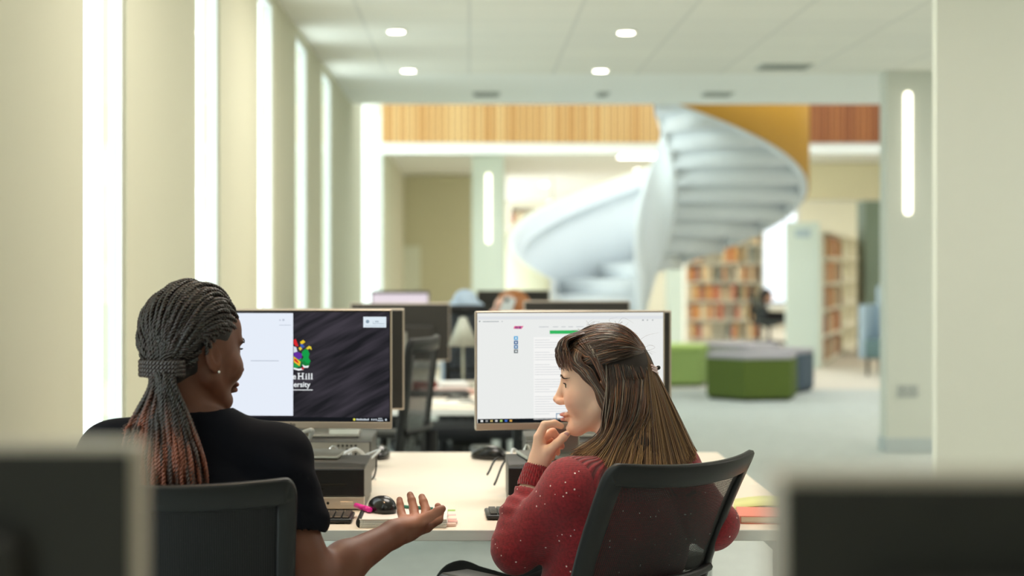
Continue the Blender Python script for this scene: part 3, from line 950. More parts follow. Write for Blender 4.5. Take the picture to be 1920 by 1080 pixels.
def mouse(x, y, z, rz, label, s=1.0):
    t = thing('computer_mouse', label, 'mouse', (x, y, z), rz)
    b = bmesh.new(); bmesh.ops.create_uvsphere(b, u_segments=28, v_segments=16, radius=1.0)
    for v in b.verts:
        vx, vy, vz = v.co
        zz = max(vz, -0.25)
        wdt = 0.031 * (1 - 0.10 * vy) 
        v.co = (wdt * (abs(vx) ** 0.85) * (1 if vx > 0 else -1) * s, 0.057 * vy * s, (0.007 + zz * (0.031 - 0.006 * vy)) * s)
    zmin = min(v.co.z for v in b.verts)
    for v in b.verts: v.co.z -= zmin
    obj('mouse_shell', b, mat('mouse_gloss', (26, 26, 26), 0.22), t, True)
    w = bmesh.new(); cyl(w, (-0.004, 0.034, 0.0205), (0.004, 0.034, 0.0205), 0.0075, n=16)
    obj('scroll_wheel', w, M_DARK, t, True)
    l = bmesh.new(); box(l, -0.0005, 0.0005, 0.020, 0.046, 0.012, 0.022)
    obj('button_seam', l, M_DARKB, t)
    return t
mouse(P(716, 0, 3.96).x, 3.955, DZ + 0.0205, R(24), 'glossy black mouse lying on the spiral notebook', 0.92)
mouse(P(916, 0, 5.2).x, 5.20, DZ, R(60), 'grey black mouse at the far edge of the desk left of the raised hand', 1.05)
mouse(P(712, 0, 5.22).x, 5.22, DZ, R(180), 'dark mouse at the far edge of the desk beside the grey computer')

# ---- spiral notebook with tabs, highlighter, pen
nb = thing('spiral_notebook', 'spiral-bound notebook with sticky tabs under the black mouse', 'notebook', (P(670, 0, 3.85).x, 3.835, DZ), 0)
pg = bmesh.new(); W, D_ = 0.200, 0.205
for i in range(6):
    z = 0.0005 + i * 0.0032
    ox = random.uniform(0, 0.004)
    box(pg, 0.006 + ox * .3, W + ox, random.uniform(0, 0.003), D_, z, z + 0.0022)
obj('pages', pg, mat('paper_white', (240, 238, 232), 0.7), nb)
obj('cover', nbox(0.005, W + 0.002, -0.001, D_ + 0.001, 0.0192, 0.0203), mat('cover_white', (236, 226, 220), 0.5), nb)
sv = []
for i in range(24):
    y = 0.006 + i * 0.0084
    a = np.linspace(0, 2 * PI, 14, endpoint=False)
    sv.append(tube_arrays(np.stack([0.006 + 0.008 * np.cos(a), y + 0 * a, 0.0112 + 0.0105 * np.sin(a)], 1), 0.0011, 6, True))
V, Fq = merge(sv)
raw('spiral_wire', V, Fq, M_DARKB, nb)
for i, (c_, y, z, l) in enumerate((((150, 200, 90), 0.13, 0.0195, 0.018), ((240, 190, 190), 0.09, 0.0150, 0.02), ((240, 180, 176), 0.05, 0.0110, 0.022), ((238, 200, 186), 0.02, 0.0060, 0.020), ((240, 186, 180), 0.07, 0.0035, 0.024))):
    obj('sticky_tab', nbox(W + 0.002, W + 0.002 + l, y, y + 0.022, z, z + 0.0006), mat('tab_%d' % i, c_, 0.6), nb)

def rod(name, label, cat, a, b_, r, col, m2=None, capcol=None):
    a = Vector(a); b_ = Vector(b_)
    t = thing(name, label, cat, a)
    d = b_ - a
    q = bmesh.new(); cyl(q, (0, 0, 0), d * 0.66, r, r, 14)
    obj('barrel', q, col, t, True)
    q = bmesh.new(); cyl(q, d * 0.66, d, r * 1.06, r * 0.9, 14)
    obj('cap', q, capcol or col, t, True)
    return t
pink = mat('neon_pink', (240, 40, 160), 0.35)
rod('highlighter', 'neon pink highlighter on the notebook left of the black mouse', 'pen', P(668, 948, 4.02), P(694, 956, 3.92), 0.0065, pink)
green = mat('pen_green', (60, 130, 110), 0.3)
pa = Vector((P(736, 0, 4.0).x, 4.02, DZ + 0.0245)); pb = Vector((P(812, 0, 4.0).x, 3.97, DZ + 0.0245))
rod('pen', 'thin green pen lying on the notebook behind the open hand', 'pen', pa, pb, 0.0038, green)

# ---- right end of the desk: pink book and open magazine
bk = thing('hardback_book', 'salmon pink book lying on the desk right of the mesh chair', 'book', (P(1384, 0, 3.92).x, 3.90, DZ), R(-6))
pk = mat('salmon_cover', (232, 138, 118), 0.5)
c = bmesh.new(); box(c, 0, 0.21, 0, 0.15, 0, 0.002); box(c, 0, 0.21, 0, 0.15, 0.016, 0.018); box(c, 0, 0.003, 0, 0.15, 0.002, 0.016)
obj('cover', c, pk, bk)
obj('pages', nbox(0.004, 0.206, 0.003, 0.147, 0.0021, 0.0159), mat('paper_cream', (244, 236, 214), 0.7), bk)
mg = thing('open_notepad', 'open pale notepad with a yellow-green edge behind the pink book', 'notepad', (P(1372, 0, 4.12).x, 4.10, DZ), R(-10))
def wave_sheet(z, w, d, amp):
    vs, fs = [], []
    n = 16
    for i in range(n + 1):
        x = w * i / n
        zz = z + amp * math.sin(PI * min(i / n * 1.15, 1.0))
        vs += [(x, 0, zz), (x, d, zz), (x, d, zz - 0.002), (x, 0, zz - 0.002)]
    for i in range(n):
        q = i * 4
        for k in range(4): fs.append((q + k, q + (k + 1) % 4, q + 4 + (k + 1) % 4, q + 4 + k))
    return vs, fs
v_, f_ = wave_sheet(0.004, 0.22, 0.17, 0.007); raw('pages', v_, f_, mat('paper_white', (240, 238, 232), 0.7), mg, False)
v_, f_ = wave_sheet(0.0065, 0.20, 0.17, 0.010); raw('top_sheet', v_, f_, mat('sheet_lime', (222, 224, 150), 0.6), mg, False)
obj('back_board', nbox(0, 0.22, 0, 0.17, 0, 0.0018), M_DARK, mg)

# ---- cables
def cable(label, pts, r, m, name='cable', cat='cable', grp=None):
    p0 = np.array(pts[0], dtype=float)
    q = catmull([np.array(p) - p0 for p in pts], 8)
    o = tube(name, q, r, m, None, 8, loc=tuple(p0))
    tag(o, label, cat, grp)
    return o
MC_W = mat('cable_white', (206, 212, 214), 0.35); MC_B = mat('cable_black', (24, 25, 26), 0.4); MC_S = mat('cable_silver', (190, 196, 198), 0.2, metal=0.8)
xw = P(683, 0, 4.5).x
def cableset(x, rnd, nm, n_):
    mats_ = [MC_W, MC_B, MC_S, MC_B, MC_W]
    for i in range(n_):
        y = 4.47 + rnd.uniform(0, 0.05)
        a = (x + rnd.uniform(-0.14, 0.0), 4.425, DZ + rnd.uniform(0.02, 0.07))
        m1 = (a[0] + rnd.uniform(-0.01, 0.05), y + 0.03, DZ + rnd.uniform(0.06, 0.12))
        m2 = (x + rnd.uniform(-0.04, 0.02), y + rnd.uniform(0.03, 0.1), DZ + rnd.uniform(0.01, 0.06))
        e = (x + rnd.uniform(-0.06, 0.03), 4.66, DZ + 0.006)
        cable('%s cable looping behind the computer under the %s monitor, number %s in the tangle' % (('white', 'black', 'silver', 'black', 'white')[i % 5], nm, i) if False else
              '%s cable in the tangle behind the computer under the %s monitor' % (('white', 'black', 'silver', 'black', 'white')[i % 5], nm), [a, m1, m2, e], rnd.uniform(0.0022, 0.0036), mats_[i % 5], grp='tangled cables behind the %s monitor' % nm)
rr = random.Random(3)
cableset(xw + 0.0, rr, 'crest', 8)
cableset(P(1010, 0, 4.5).x, rr, 'web page', 7)
# white connector lead hanging over the near computer by the monitor foot
cable('thick white lead arching over the near computer below the crest monitor', [P(548, 822, 4.38), P(566, 812, 4.34), P(585, 806, 4.33), P(580, 822, 4.34), P(566, 842, 4.36)], 0.0055, MC_W)
cable('pale lead bridging the two computers below the crest monitor', [P(636, 858, 4.40), P(650, 848, 4.44), P(668, 842, 4.5), P(684, 856, 4.56), P(690, 880, 4.64)], 0.0048, MC_W)

# ---- office chairs with mesh backs
def mesh_fabric():
    m = bpy.data.materials.new('mesh_fabric')
    m.use_nodes = True
    nt = m.node_tree; b = nt.nodes['Principled BSDF']
    b.inputs['Base Color'].default_value = lin((15, 16, 18)) + (1,)
    b.inputs['Roughness'].default_value = 0.75
    tc = nt.nodes.new('ShaderNodeTexCoord')
    sp = nt.nodes.new('ShaderNodeSeparateXYZ'); nt.links.new(tc.outputs['UV'], sp.inputs[0])
    outs = []
    for ax, pitch in ((0, 0.0042), (1, 0.0034)):
        mu = nt.nodes.new('ShaderNodeMath'); mu.operation = 'DIVIDE'; mu.inputs[1].default_value = pitch
        fr = nt.nodes.new('ShaderNodeMath'); fr.operation = 'FRACT'
        gt = nt.nodes.new('ShaderNodeMath'); gt.operation = 'GREATER_THAN'; gt.inputs[1].default_value = 0.60 if ax == 0 else 0.52
        nt.links.new(sp.outputs[ax], mu.inputs[0]); nt.links.new(mu.outputs[0], fr.inputs[0]); nt.links.new(fr.outputs[0], gt.inputs[0])
        outs.append(gt)
    an = nt.nodes.new('ShaderNodeMath'); an.operation = 'MULTIPLY'
    nt.links.new(outs[0].outputs[0], an.inputs[0]); nt.links.new(outs[1].outputs[0], an.inputs[1])
    sc = nt.nodes.new('ShaderNodeMath'); sc.operation = 'MULTIPLY'; sc.inputs[1].default_value = 0.9
    nt.links.new(an.outputs[0], sc.inputs[0])
    tr = nt.nodes.new('ShaderNodeBsdfTransparent'); mx = nt.nodes.new('ShaderNodeMixShader')
    nt.links.new(sc.outputs[0], mx.inputs[0]); nt.links.new(b.outputs[0], mx.inputs[1]); nt.links.new(tr.outputs[0], mx.inputs[2])
    nt.links.new(mx.outputs[0], nt.nodes['Material Output'].inputs[0])
    return m
M_MESH = mesh_fabric()
M_FRAME = mat('chair_frame', (30, 31, 32), 0.45, spec=0.3, bump=0.04, bscale=700)

def back_pt(u, v, p):
    """u -1..1 across, v 0..1 up; local coords, sitter faces +Y"""
    w = p['wb'] + (p['wt'] - p['wb']) * v
    x = u * w
    z = p['z0'] + (p['z1'] - p['z0']) * v + p.get('arch', 0.0) * (u * u) * v
    y = -p['lean'] * v + p['curve'] * (u * u) + p.get('belly', 0.0) * math.sin(PI * v)
    return (x, y, z)

def office_chair(label, loc, yaw, p, arms=True, seat_z=0.47, fw=0.036):
    """loc is the floor point below the foot of the backrest; p describes the back"""
    t = thing('office_chair', label, 'chair', loc, yaw)
    # backrest frame: flattened bar following a rounded rectangle
    outl = []
    cr = 0.10
    def rr_pts():
        pts = []
        for cx, cz, a0 in ((1 - cr, 1 - cr, 0), (-1 + cr, 1 - cr, 90), (-1 + cr, cr, 180), (1 - cr, cr, 270)):
            for k in range(7):
                a = R(a0 + k * 15)
                pts.append((cx + cr * math.cos(a), cz + cr * math.sin(a)))
        return pts
    base = rr_pts()
    dense = []
    for i in range(len(base)):
        a, b = base[i], base[(i + 1) % len(base)]
        L = math.hypot(b[0] - a[0], b[1] - a[1])
        m = max(1, int(L / 0.08))
        for k in range(m): dense.append((a[0] + (b[0] - a[0]) * k / m, a[1] + (b[1] - a[1]) * k / m))
    vs, fs = [], []
    n = len(dense)
    hw = (p['wb'] + p['wt']) / 2; hh = (p['z1'] - p['z0'])
    for (u, v) in dense:
        # inward direction in (u,v)
        ci, cj = (max(min(u, 1 - cr), -1 + cr), max(min(v, 1 - cr), cr))
        du, dv = ci - u, cj - v
        L = math.hypot(du * hw, dv * hh) + 1e-9
        topw = p.get('topw', fw) if v > 0.9 and abs(u) < 0.93 else fw
        ui, vi = u + du / L * fw, v + dv / L * topw
        o1 = Vector(back_pt(u, v, p)); i1 = Vector(back_pt(ui, vi, p))
        n_ = Vector((0, 1, 0.12)).normalized() * 0.011
        s_ = (i1 - o1).normalized() * 0.005
        ring = [o1 - n_ + s_, o1 - n_ * 0.5, o1 + n_ * 0.5, o1 + n_ + s_, i1 + n_ - s_, i1 + n_ * 0.4, i1 - n_ * 0.4, i1 - n_ - s_]
        vs += [tuple(q) for q in ring]
    k = 8
    for i in range(n):
        j = (i + 1) % n
        for q in range(k):
            fs.append((i * k + q, i * k + (q + 1) % k, j * k + (q + 1) % k, j * k + q))
    raw('backrest_frame', vs, fs, M_FRAME, t)
    # mesh
    nu, nv = 24, 24
    vs, fs, uv = [], [], []
    u0 = 1 - fw / hw * 0.8; v0 = fw / hh * 0.8; v1 = 1 - p.get('topw', fw) / hh * 0.85
    for j in range(nv + 1):
        for i in range(nu + 1):
            u = -u0 + 2 * u0 * i / nu; v = v0 + (v1 - v0) * j / nv
            x, y, z = back_pt(u, v, p)
            vs.append((x, y, z)); uv.append((x, z * 1.0))
    for j in range(nv):
        for i in range(nu):
            a = j * (nu + 1) + i
            fs.append((a, a + 1, a + nu + 2, a + nu + 1))
    mo = raw('backrest_mesh', vs, fs, M_MESH, t)
    ul = mo.data.uv_layers.new(name='UVMap')
    li = np.zeros(len(mo.data.loops), dtype=np.int32); mo.data.loops.foreach_get('vertex_index', li)
    ul.data.foreach_set('uv', np.array(uv, dtype=np.float32)[li].ravel())
    # lumbar bar and spine
    zb = p['z0']
    lp = [back_pt(u, 0.38, p) for u in np.linspace(-0.90, 0.90, 12)]
    lp = [(a, b - 0.012, c) for a, b, c in lp]
    lb = bmesh.new()
    tube('lumbar_bar', lp, 0.010, M_FRAME, t, 8)
    sp = catmull([(0, 0.16, seat_z - 0.07), (0, 0.03, seat_z - 0.08), (0, -0.045 - p['lean'] * .05, seat_z - 0.01), (0, -0.03 - p['lean'] * 0.38, p['z0'] + (p['z1'] - p['z0']) * 0.36)], 8)
    tube('back_support', sp, 0.022, M_DARK, t, 10)
    # seat
    s = bmesh.new(); box(s, -0.235, 0.235, 0.03, 0.49, seat_z - 0.07, seat_z, 0.03, 4)
    obj('seat', s, mat('seat_fabric', (26, 28, 32), 0.9, bump=0.2, bscale=900), t, True)
    s = bmesh.new(); box(s, -0.11, 0.11, 0.14, 0.38, seat_z - 0.12, seat_z - 0.0705, 0.015, 2)
    obj('tilt_mechanism', s, M_DARK, t)
    g = bmesh.new(); cyl(g, (0, 0.26, 0.12), (0, 0.26, seat_z - 0.12), 0.025, n=16); cyl(g, (0, 0.26, 0.09), (0, 0.26, 0.16), 0.035, n=16)
    obj('gas_column', g, M_DARK, t, True)
    bs = bmesh.new()
    for i in range(5):
        a = i * 2 * PI / 5 + 0.3
        e = Vector((0.29 * math.cos(a), 0.26 + 0.29 * math.sin(a), 0.075))
        cyl(bs, (0, 0.26, 0.11), e, 0.026, 0.016, 10)
    obj('star_base', bs, M_DARK, t, True)
    for i in range(5):
        a = i * 2 * PI / 5 + 0.3
        ex, ey = 0.29 * math.cos(a), 0.26 + 0.29 * math.sin(a)
        w = bmesh.new()
        for sgn in (-1, 1):
            ox, oy = -math.sin(a) * 0.014 * sgn, math.cos(a) * 0.014 * sgn
            cyl(w, (ex + ox * 0.5, ey + oy * 0.5, 0.027), (ex + ox * 1.6, ey + oy * 1.6, 0.027), 0.027, n=16)
        cyl(w, (ex, ey, 0.03), (ex, ey, 0.075), 0.009, n=8)
        obj('caster', w, M_DARKB, t, True)
    if arms:
        for sx in (-1, 1):
            az = p.get('armz', 0.67)
            x = sx * 0.275
            q = catmull([(sx * 0.20, 0.22, seat_z - 0.085), (sx * 0.262, 0.22, seat_z - 0.07), (x, 0.21, seat_z + 0.02), (x, 0.20, az - 0.03)], 6)
            tube('armrest_post', q, 0.016, M_DARK, t, 10)
            ab = bmesh.new(); box(ab, x - 0.045, x + 0.045, 0.09, 0.31, az - 0.032, az, 0.014, 4)
            obj('armrest_pad', ab, mat('armrest_pad', (52, 52, 50), 0.32), t, True)
    return t

# chair of the woman in red: top corners seen at (1143,865) and (1412,835)
A_, B_ = P(1141, 866, 3.40), P(1414, 838, 3.68)
mid = (A_ + B_) / 2
ax_ = (B_ - A_); yawR = math.atan2(ax_.y, ax_.x)
pR = dict(wt=ax_.xy.length / 2, wb=ax_.xy.length / 2 - 0.02, z0=0.50, z1=0.915, lean=0.17, curve=0.055, topw=0.048, arch=0.012, belly=0.02, armz=0.662)
fwdR = Vector((-math.sin(yawR), math.cos(yawR), 0))
base = Vector((mid.x, mid.y, 0)) + fwdR * (pR['lean'] - pR['curve'] * 1.0)
chR = office_chair('mesh-backed office chair holding the woman in the red jumper', (base.x, base.y, 0), yawR, pR)
# chair of the woman with braids
pL = dict(wt=0.235, wb=0.225, z0=0.50, z1=0.925, lean=0.09, curve=0.045, topw=0.05, arch=0.008, belly=0.02, armz=0.64)
yawL = R(6)
chL = office_chair('mesh-backed office chair holding the woman with braids', (-0.553, 3.10 + 0.05, 0), yawL, pL, arms=False)
# empty chairs around
pE = dict(wt=0.22, wb=0.21, z0=0.52, z1=0.98, lean=0.06, curve=0.04, topw=0.05, armz=0.69)
office_chair('empty black office chair seen sideways behind the crest monitor', (P(772, 0, 6.25).x + 0.02, 6.25, 0), R(78), dict(pE, z1=1.06))
office_chair('empty black office chair behind the web page monitor at the second bench', (P(1060, 0, 6.7).x, 6.45, 0), R(12), dict(pE, z1=0.9, armz=0.62))
office_chair('empty black office chair at the far side of the second bench', (P(660, 0, 9.2).x, 9.6, 0), R(170), dict(pE, z1=0.92, armz=0.62))
office_chair('empty black office chair on the right at the far side of the second bench', (P(1130, 0, 9.4).x, 9.6, 0), R(185), dict(pE, z1=0.9, armz=0.62))

# pale jacket over a chair on the second bench's far side
jc = office_chair('office chair draped with a pale blue jacket beyond the second bench', (P(873, 0, 9.2).x, 9.45, 0), R(185), dict(pE, wt=0.12, wb=0.12, z1=1.10), arms=False)
jf = Field((-0.2, -0.2, 0.45), (0.2, 0.2, 1.3), 0.012)
jf.cone((0, -0.05, 1.12), (0, 0.0, 0.62), 0.07, 0.10, 0.03, flat=(0, 1, 0), fs=0.6)
jf.cone((-0.08, -0.05, 1.08), (-0.11, 0.0, 0.6), 0.035, 0.03, 0.03); jf.cone((0.08, -0.05, 1.08), (0.11, 0.0, 0.66), 0.035, 0.03, 0.03)
V, Fq = jf.mesh()
jo = raw('jacket', V, Fq, mat('pale_blue_cloth', (186, 206, 228), 0.8, var=0.25, scale=14), None)
jo.location = (P(873, 0, 9.2).x, 9.52, 0); jo.rotation_euler = (0, 0, R(185))
tag(jo, 'pale blue and white jacket hung over a chair beyond the second bench', 'jacket')

# ---- things lying on the second bench
def flat_thing(name, label, cat, px, py, d, w, dd, h, rgb, rz=0.0, sheets=1):
    x = P(px, py, d).x
    t = thing(name, label, cat, (x, d, DZ), rz)
    b = bmesh.new()
    for i in range(sheets):
        o_ = random.uniform(-0.006, 0.006)
        box(b, -w / 2 + o_, w / 2 + o_, -dd / 2, dd / 2, h * i / sheets, h * (i + 0.9) / sheets, min(0.002, h / sheets * .2), 1)
    obj('sheets' if sheets > 1 else 'body', b, mat(name + '_%d_%d_%d' % rgb, rgb, 0.6), t)
    return t, w, dd, h
flat_thing('paper_stack', 'stack of white papers on the second bench between the monitors', 'papers', 850, 672, 8.0, 0.13, 0.2, 0.045, (236, 238, 236), 0.1, 6)
flat_thing('paper_stack', 'loose pale papers near the front edge of the second bench', 'papers', 842, 745, 7.3, 0.21, 0.29, 0.006, (240, 236, 226), -0.2, 3)
flat_thing('folder', 'dull pink folder on the second bench', 'folder', 838, 700, 7.9, 0.24, 0.17, 0.02, (214, 176, 166), 0.15, 2)
flat_thing('folder', 'dark red folder on the second bench beside the dark monitor', 'folder', 798, 690, 8.2, 0.12, 0.2, 0.03, (120, 50, 44), 0.0, 2)
flat_thing('laptop', 'closed dark laptop on the second bench', 'laptop', 815, 706, 7.75, 0.30, 0.2, 0.02, (48, 48, 50), 0.1, 2)
for i, (a, b_, c_) in enumerate(((815, 720, 7.6), (835, 735, 7.4))):
    q0 = P(a, 0, c_).x
    cable(('grey cable curled on the second bench' if i == 0 else 'grey cable trailing to the front of the second bench'), [(q0, c_, DZ + 0.006), (q0 + 0.05, c_ + 0.06, DZ + 0.02), (q0 + 0.12, c_ - 0.02, DZ + 0.006), (q0 + 0.06, c_ - 0.1, DZ + 0.006), (q0 + 0.15, c_ - 0.16, DZ + 0.006)], 0.004, mat('cable_grey', (110, 112, 110), 0.5))
# desk lamp like grey cone beside the jacket
dl = thing('desk_lamp', 'small grey desk lamp with conical shade on the second bench', 'lamp', (P(868, 0, 8.3).x, 8.3, DZ))
b = bmesh.new(); cyl(b, (0, 0, 0), (0, 0, 0.015), 0.065, 0.06, 24); obj('lamp_base', b, mat('lamp_grey', (168, 172, 160), 0.4), dl, True)
b = bmesh.new(); cyl(b, (0, 0, 0.015), (0, 0, 0.26), 0.007, n=10); obj('lamp_stem', b, mat('lamp_grey', (168, 172, 160), 0.4), dl, True)
b = bmesh.new(); cyl(b, (0, 0, 0.20), (0, 0, 0.34), 0.075, 0.015, 28); obj('lamp_shade', b, mat('lamp_grey', (168, 172, 160), 0.4), dl, True)
# bags under the second bench
def bag(px, d, w, h, rgb, label):
    t = thing('bag', label, 'bag', (P(px, 0, d).x, d, 0))
    f = Field((-w, -w, -0.02), (w, w, h + 0.05), 0.015)
    f.ell((0, 0, h * 0.42), (w * 0.5, w * 0.3, h * 0.46), k=0.03); f.cone((-w * .3, 0, 0.06), (w * .3, 0, 0.06), 0.07, 0.07, 0.05)
    V, Fq = f.mesh(); V[:, 2] = np.maximum(V[:, 2], 0.001)
    raw('bag_body', V, Fq, mat('bag_%d_%d_%d' % rgb, rgb, 0.8), t)
    tube('strap', catmull([(-w * .25, 0, h * .75), (-w * .15, 0, h * 1.05), (w * .15, 0, h * 1.05), (w * .25, 0, h * .75)], 6), 0.008, M_DARK, t, 6)
bag(888, 8.3, 0.22, 0.40, (168, 130, 84), 'tan brown bag on the floor under the second bench')
bag(1000, 8.2, 0.3, 0.36, (214, 226, 222), 'pale bag on the floor under the second bench')

# ================================================================== LOUNGE POUFS
def pouf(label, x, y, rz, side, top, w=0.78, h=0.45, n=6, sx=1.0):
    t = thing('pouf', label, 'pouf', (x, y, 0), rz)
    def prism(z0, z1, r, bev):
        b = bmesh.new()
        vs = [b.verts.new((r * math.cos(2 * PI * i / n) * sx, r * math.sin(2 * PI * i / n), z)) for z in (z0, z1) for i in range(n)]
        b.faces.new(vs[:n][::-1]); b.faces.new(vs[n:])
        for i in range(n): b.faces.new((vs[i], vs[(i + 1) % n], vs[n + (i + 1) % n], vs[n + i]))
        bmesh.ops.bevel(b, geom=b.edges[:], offset=bev, segments=3, profile=0.5, affect='EDGES')
        return b
    obj('upholstered_side', prism(0.03, h - 0.045, w / 2, 0.015), side, t, False)
    obj('top_cushion', prism(h - 0.0445, h, w / 2 + 0.004, 0.018), top, t, False)
    obj('plinth', prism(0, 0.03, w / 2 - 0.03, 0.003), M_DARK, t, False)
G1 = mat('moss_green', (84, 102, 34), 0.8, var=0.05); G2 = mat('lime_green', (156, 182, 106), 0.8, var=0.04); S1 = mat('slate_blue', (78, 92, 106), 0.8); T1 = mat('lilac_grey_top', (172, 168, 174), 0.8)
pouf('moss green hexagonal pouf with a lilac grey top', P(1404, 0, 17.2).x, 17.0, R(12), G1, T1, 0.96)
pouf('slate blue hexagonal pouf partly behind the moss green one', P(1462, 0, 17.8).x, 18.0, R(0), S1, T1, 0.80)
pouf('lime green hexagonal pouf behind, left of the moss green one', P(1262, 0, 18.8).x, 18.9, R(10), G2, mat('lime_top', (186, 214, 120), 0.8), 0.84)
pouf('lilac grey pouf at the back of the group of poufs', P(1388, 0, 19.3).x, 19.2, R(30), mat('pale_grey_felt', (186, 188, 186), 0.8), T1, 0.9)

# ================================================================== BOOKCASES AND BOOKS
def book_mat():
    m = mat('book_cloth', (180, 120, 80), 0.6)
    nt = m.node_tree; b = nt.nodes['Principled BSDF']
    oi = nt.nodes.new('ShaderNodeObjectInfo'); cr = nt.nodes.new('ShaderNodeValToRGB')
    cr.color_ramp.interpolation = 'CONSTANT'
    cs = [(210, 150, 104), (232, 210, 172), (196, 116, 92), (240, 230, 208), (224, 182, 126), (164, 136, 112), (214, 130, 100), (184, 182, 150), (238, 222, 188), (156, 110, 96), (228, 168, 104), (142, 154, 150)]
    while len(cr.color_ramp.elements) < len(cs): cr.color_ramp.elements.new(0.5)
    for i, c_ in enumerate(cs):
        cr.color_ramp.elements[i].position = i / len(cs); cr.color_ramp.elements[i].color = lin(c_) + (1,)
    nt.links.new(oi.outputs['Random'], cr.inputs[0]); nt.links.new(cr.outputs[0], b.inputs['Base Color'])
    return m
M_BOOK = book_mat()
M_SHELF = mat('shelf_white', (242, 240, 226), 0.5)
def book_mesh(w, h, d):
    b = bmesh.new(); box(b, 0, w, 0, 0.003, 0, h); box(b, 0, 0.003, 0.003, d, 0, h); box(b, w - 0.003, w, 0.003, d, 0, h); box(b, 0.003, w - 0.003, 0.004, d - 0.006, 0.004, h - 0.004)
    me = bpy.data.meshes.new('book'); b.to_mesh(me); b.free(); me.materials.append(M_BOOK); return me
BOOKS = [book_mesh(w, h, 0.17) for w, h in ((0.055, 0.24), (0.048, 0.27), (0.062, 0.22), (0.05, 0.25), (0.07, 0.28))]
BW = [0.055, 0.048, 0.062, 0.05, 0.07]
def bookcase(label, x, y, rz, L, H, shelves, blabel, bgroup, filled=0.93, upto=99, endcol=None):
    t = thing('bookcase', label, 'bookcase', (x, y, 0), rz)
    f = bmesh.new(); D2 = 0.30
    box(f, 0, 0.03, 0, D2, 0, H); box(f, L - 0.03, L, 0, D2, 0, H); box(f, 0.03, L - 0.03, D2 - 0.012, D2, 0, H)
    obj('carcass', f, M_SHELF, t)
    M_ = Matrix.Translation((x, y, 0)) @ Matrix.Rotation(rz, 4, 'Z')
    hs = [0.06 + i * (H - 0.08) / shelves for i in range(shelves + 1)]
    for z in hs:
        obj('shelf', nbox(0.0301, L - 0.0301, 0.0, D2 - 0.0125, z - 0.03, z), M_SHELF, t)
    rnd = random.Random(int(x * 100))
    rest = bmesh.new()
    for z in hs[:-1]:
        xx = 0.04
        while xx < L - 0.12:
            if rnd.random() > filled: xx += rnd.uniform(0.08, 0.3); continue
            k = rnd.randrange(5)
            if xx + BW[k] > L - 0.04: break
            if xx < upto:
                o = bpy.data.objects.new('book', BOOKS[k]); COL.objects.link(o)
                o.location = M_ @ Vector((xx, 0.03 + rnd.uniform(0, 0.02), z + 0.0005)); o.rotation_euler = (0, 0, rz)
                tag(o, blabel, 'book', bgroup)
            xx += BW[k] + 0.003
    return t
dirx, diry = 7.0 - 4.57, 30.0 - 22.0
ang = math.atan2(diry, dirx)
bookcase('long white bookcase running away beyond the poufs on the right', 4.57, 22.02, ang, 7.2, 1.80, 5,
         'book standing in the long bookcase running away on the right', 'books in the long bookcase', upto=3.4)
ep = thing('bookcase_end_panel', 'tall white end panel of the long bookcase behind the slate pouf', 'panel', (P(1505, 0, 21.9).x, 21.9, 0))
obj('panel_board', nbox(-0.215, 0.215, 0, 0.06, 0, 1.88, 0.004, 1), mat('end_panel', (214, 228, 220), 0.5), ep)
obj('direction_sign', nbox(-0.10, 0.10, -0.006, -0.0005, 1.68, 1.79), mat('sign_grey', (176, 196, 204), 0.5), ep)
bookcase('far white bookcase facing the camera beneath the spiral stair', P(1285, 0, 29.5).x, 29.5, 0, 1.36, 2.05, 6,
         'book standing in the far bookcase beneath the spiral stair', 'books in the far bookcase', filled=0.9)
bookcase('pale bookcase seen through the opening left of the spiral stair', P(955, 0, 33).x, 33, 0, 0.9, 2.5, 6,
         'book standing in the pale bookcase left of the spiral stair', 'books in the pale bookcase', filled=0.8)
# daylight window at the far end, right of the far bookcase
wf = tag(thing('window_%d' % (n + 1), None, None, (P(1450, 0, 33).x, 33.0, 0.5)), kind='structure')
b = bmesh.new(); box(b, -0.50, -0.44, 0, 0.06, 0, 2.0); box(b, 0.44, 0.50, 0, 0.06, 0, 2.0); box(b, -0.44, 0.44, 0, 0.06, 0, 0.06); box(b, -0.44, 0.44, 0, 0.06, 1.94, 2.0)
obj('window_frame', b, M_METALW, wf)
obj('glass_pane', nbox(-0.4399, 0.4399, 0.02, 0.03, 0.0601, 1.9399), emis('daylight_glow_pane', (236, 246, 252), 1.6), wf)  # the pane's own emission stands in for daylight behind it
# pale armchair at the foot of the sage panel
ac = thing('high_back_armchair', 'pale blue high-backed armchair beside the grey column', 'armchair', (P(1682, 0, 20.5).x, 20.5, 0), R(-30))
M_PB = mat('pale_blue_upholstery', (176, 196, 210), 0.8)
b = bmesh.new(); box(b, -0.32, 0.32, -0.30, 0.30, 0.2, 0.44, 0.05, 3); obj('seat', b, mat('teal_upholstery', (96, 122, 124), 0.8), ac, True)
b = bmesh.new(); box(b, -0.34, 0.34, 0.25, 0.38, 0.2, 1.08, 0.05, 3); obj('backrest', b, M_PB, ac, True)
for sx in (-1, 1):
    b = bmesh.new(); box(b, sx * 0.35 - 0.04, sx * 0.35 + 0.04, -0.28, 0.30, 0.2, 0.85, 0.03, 3); obj('side_wing', b, M_PB, ac, True)
for sx in (-1, 1):
    for sy in (-1, 1):
        b = bmesh.new(); cyl(b, (sx * 0.28, sy * 0.26, 0), (sx * 0.28, sy * 0.26, 0.2), 0.015, 0.02, 10); obj('leg', b, M_DARK, ac, True)
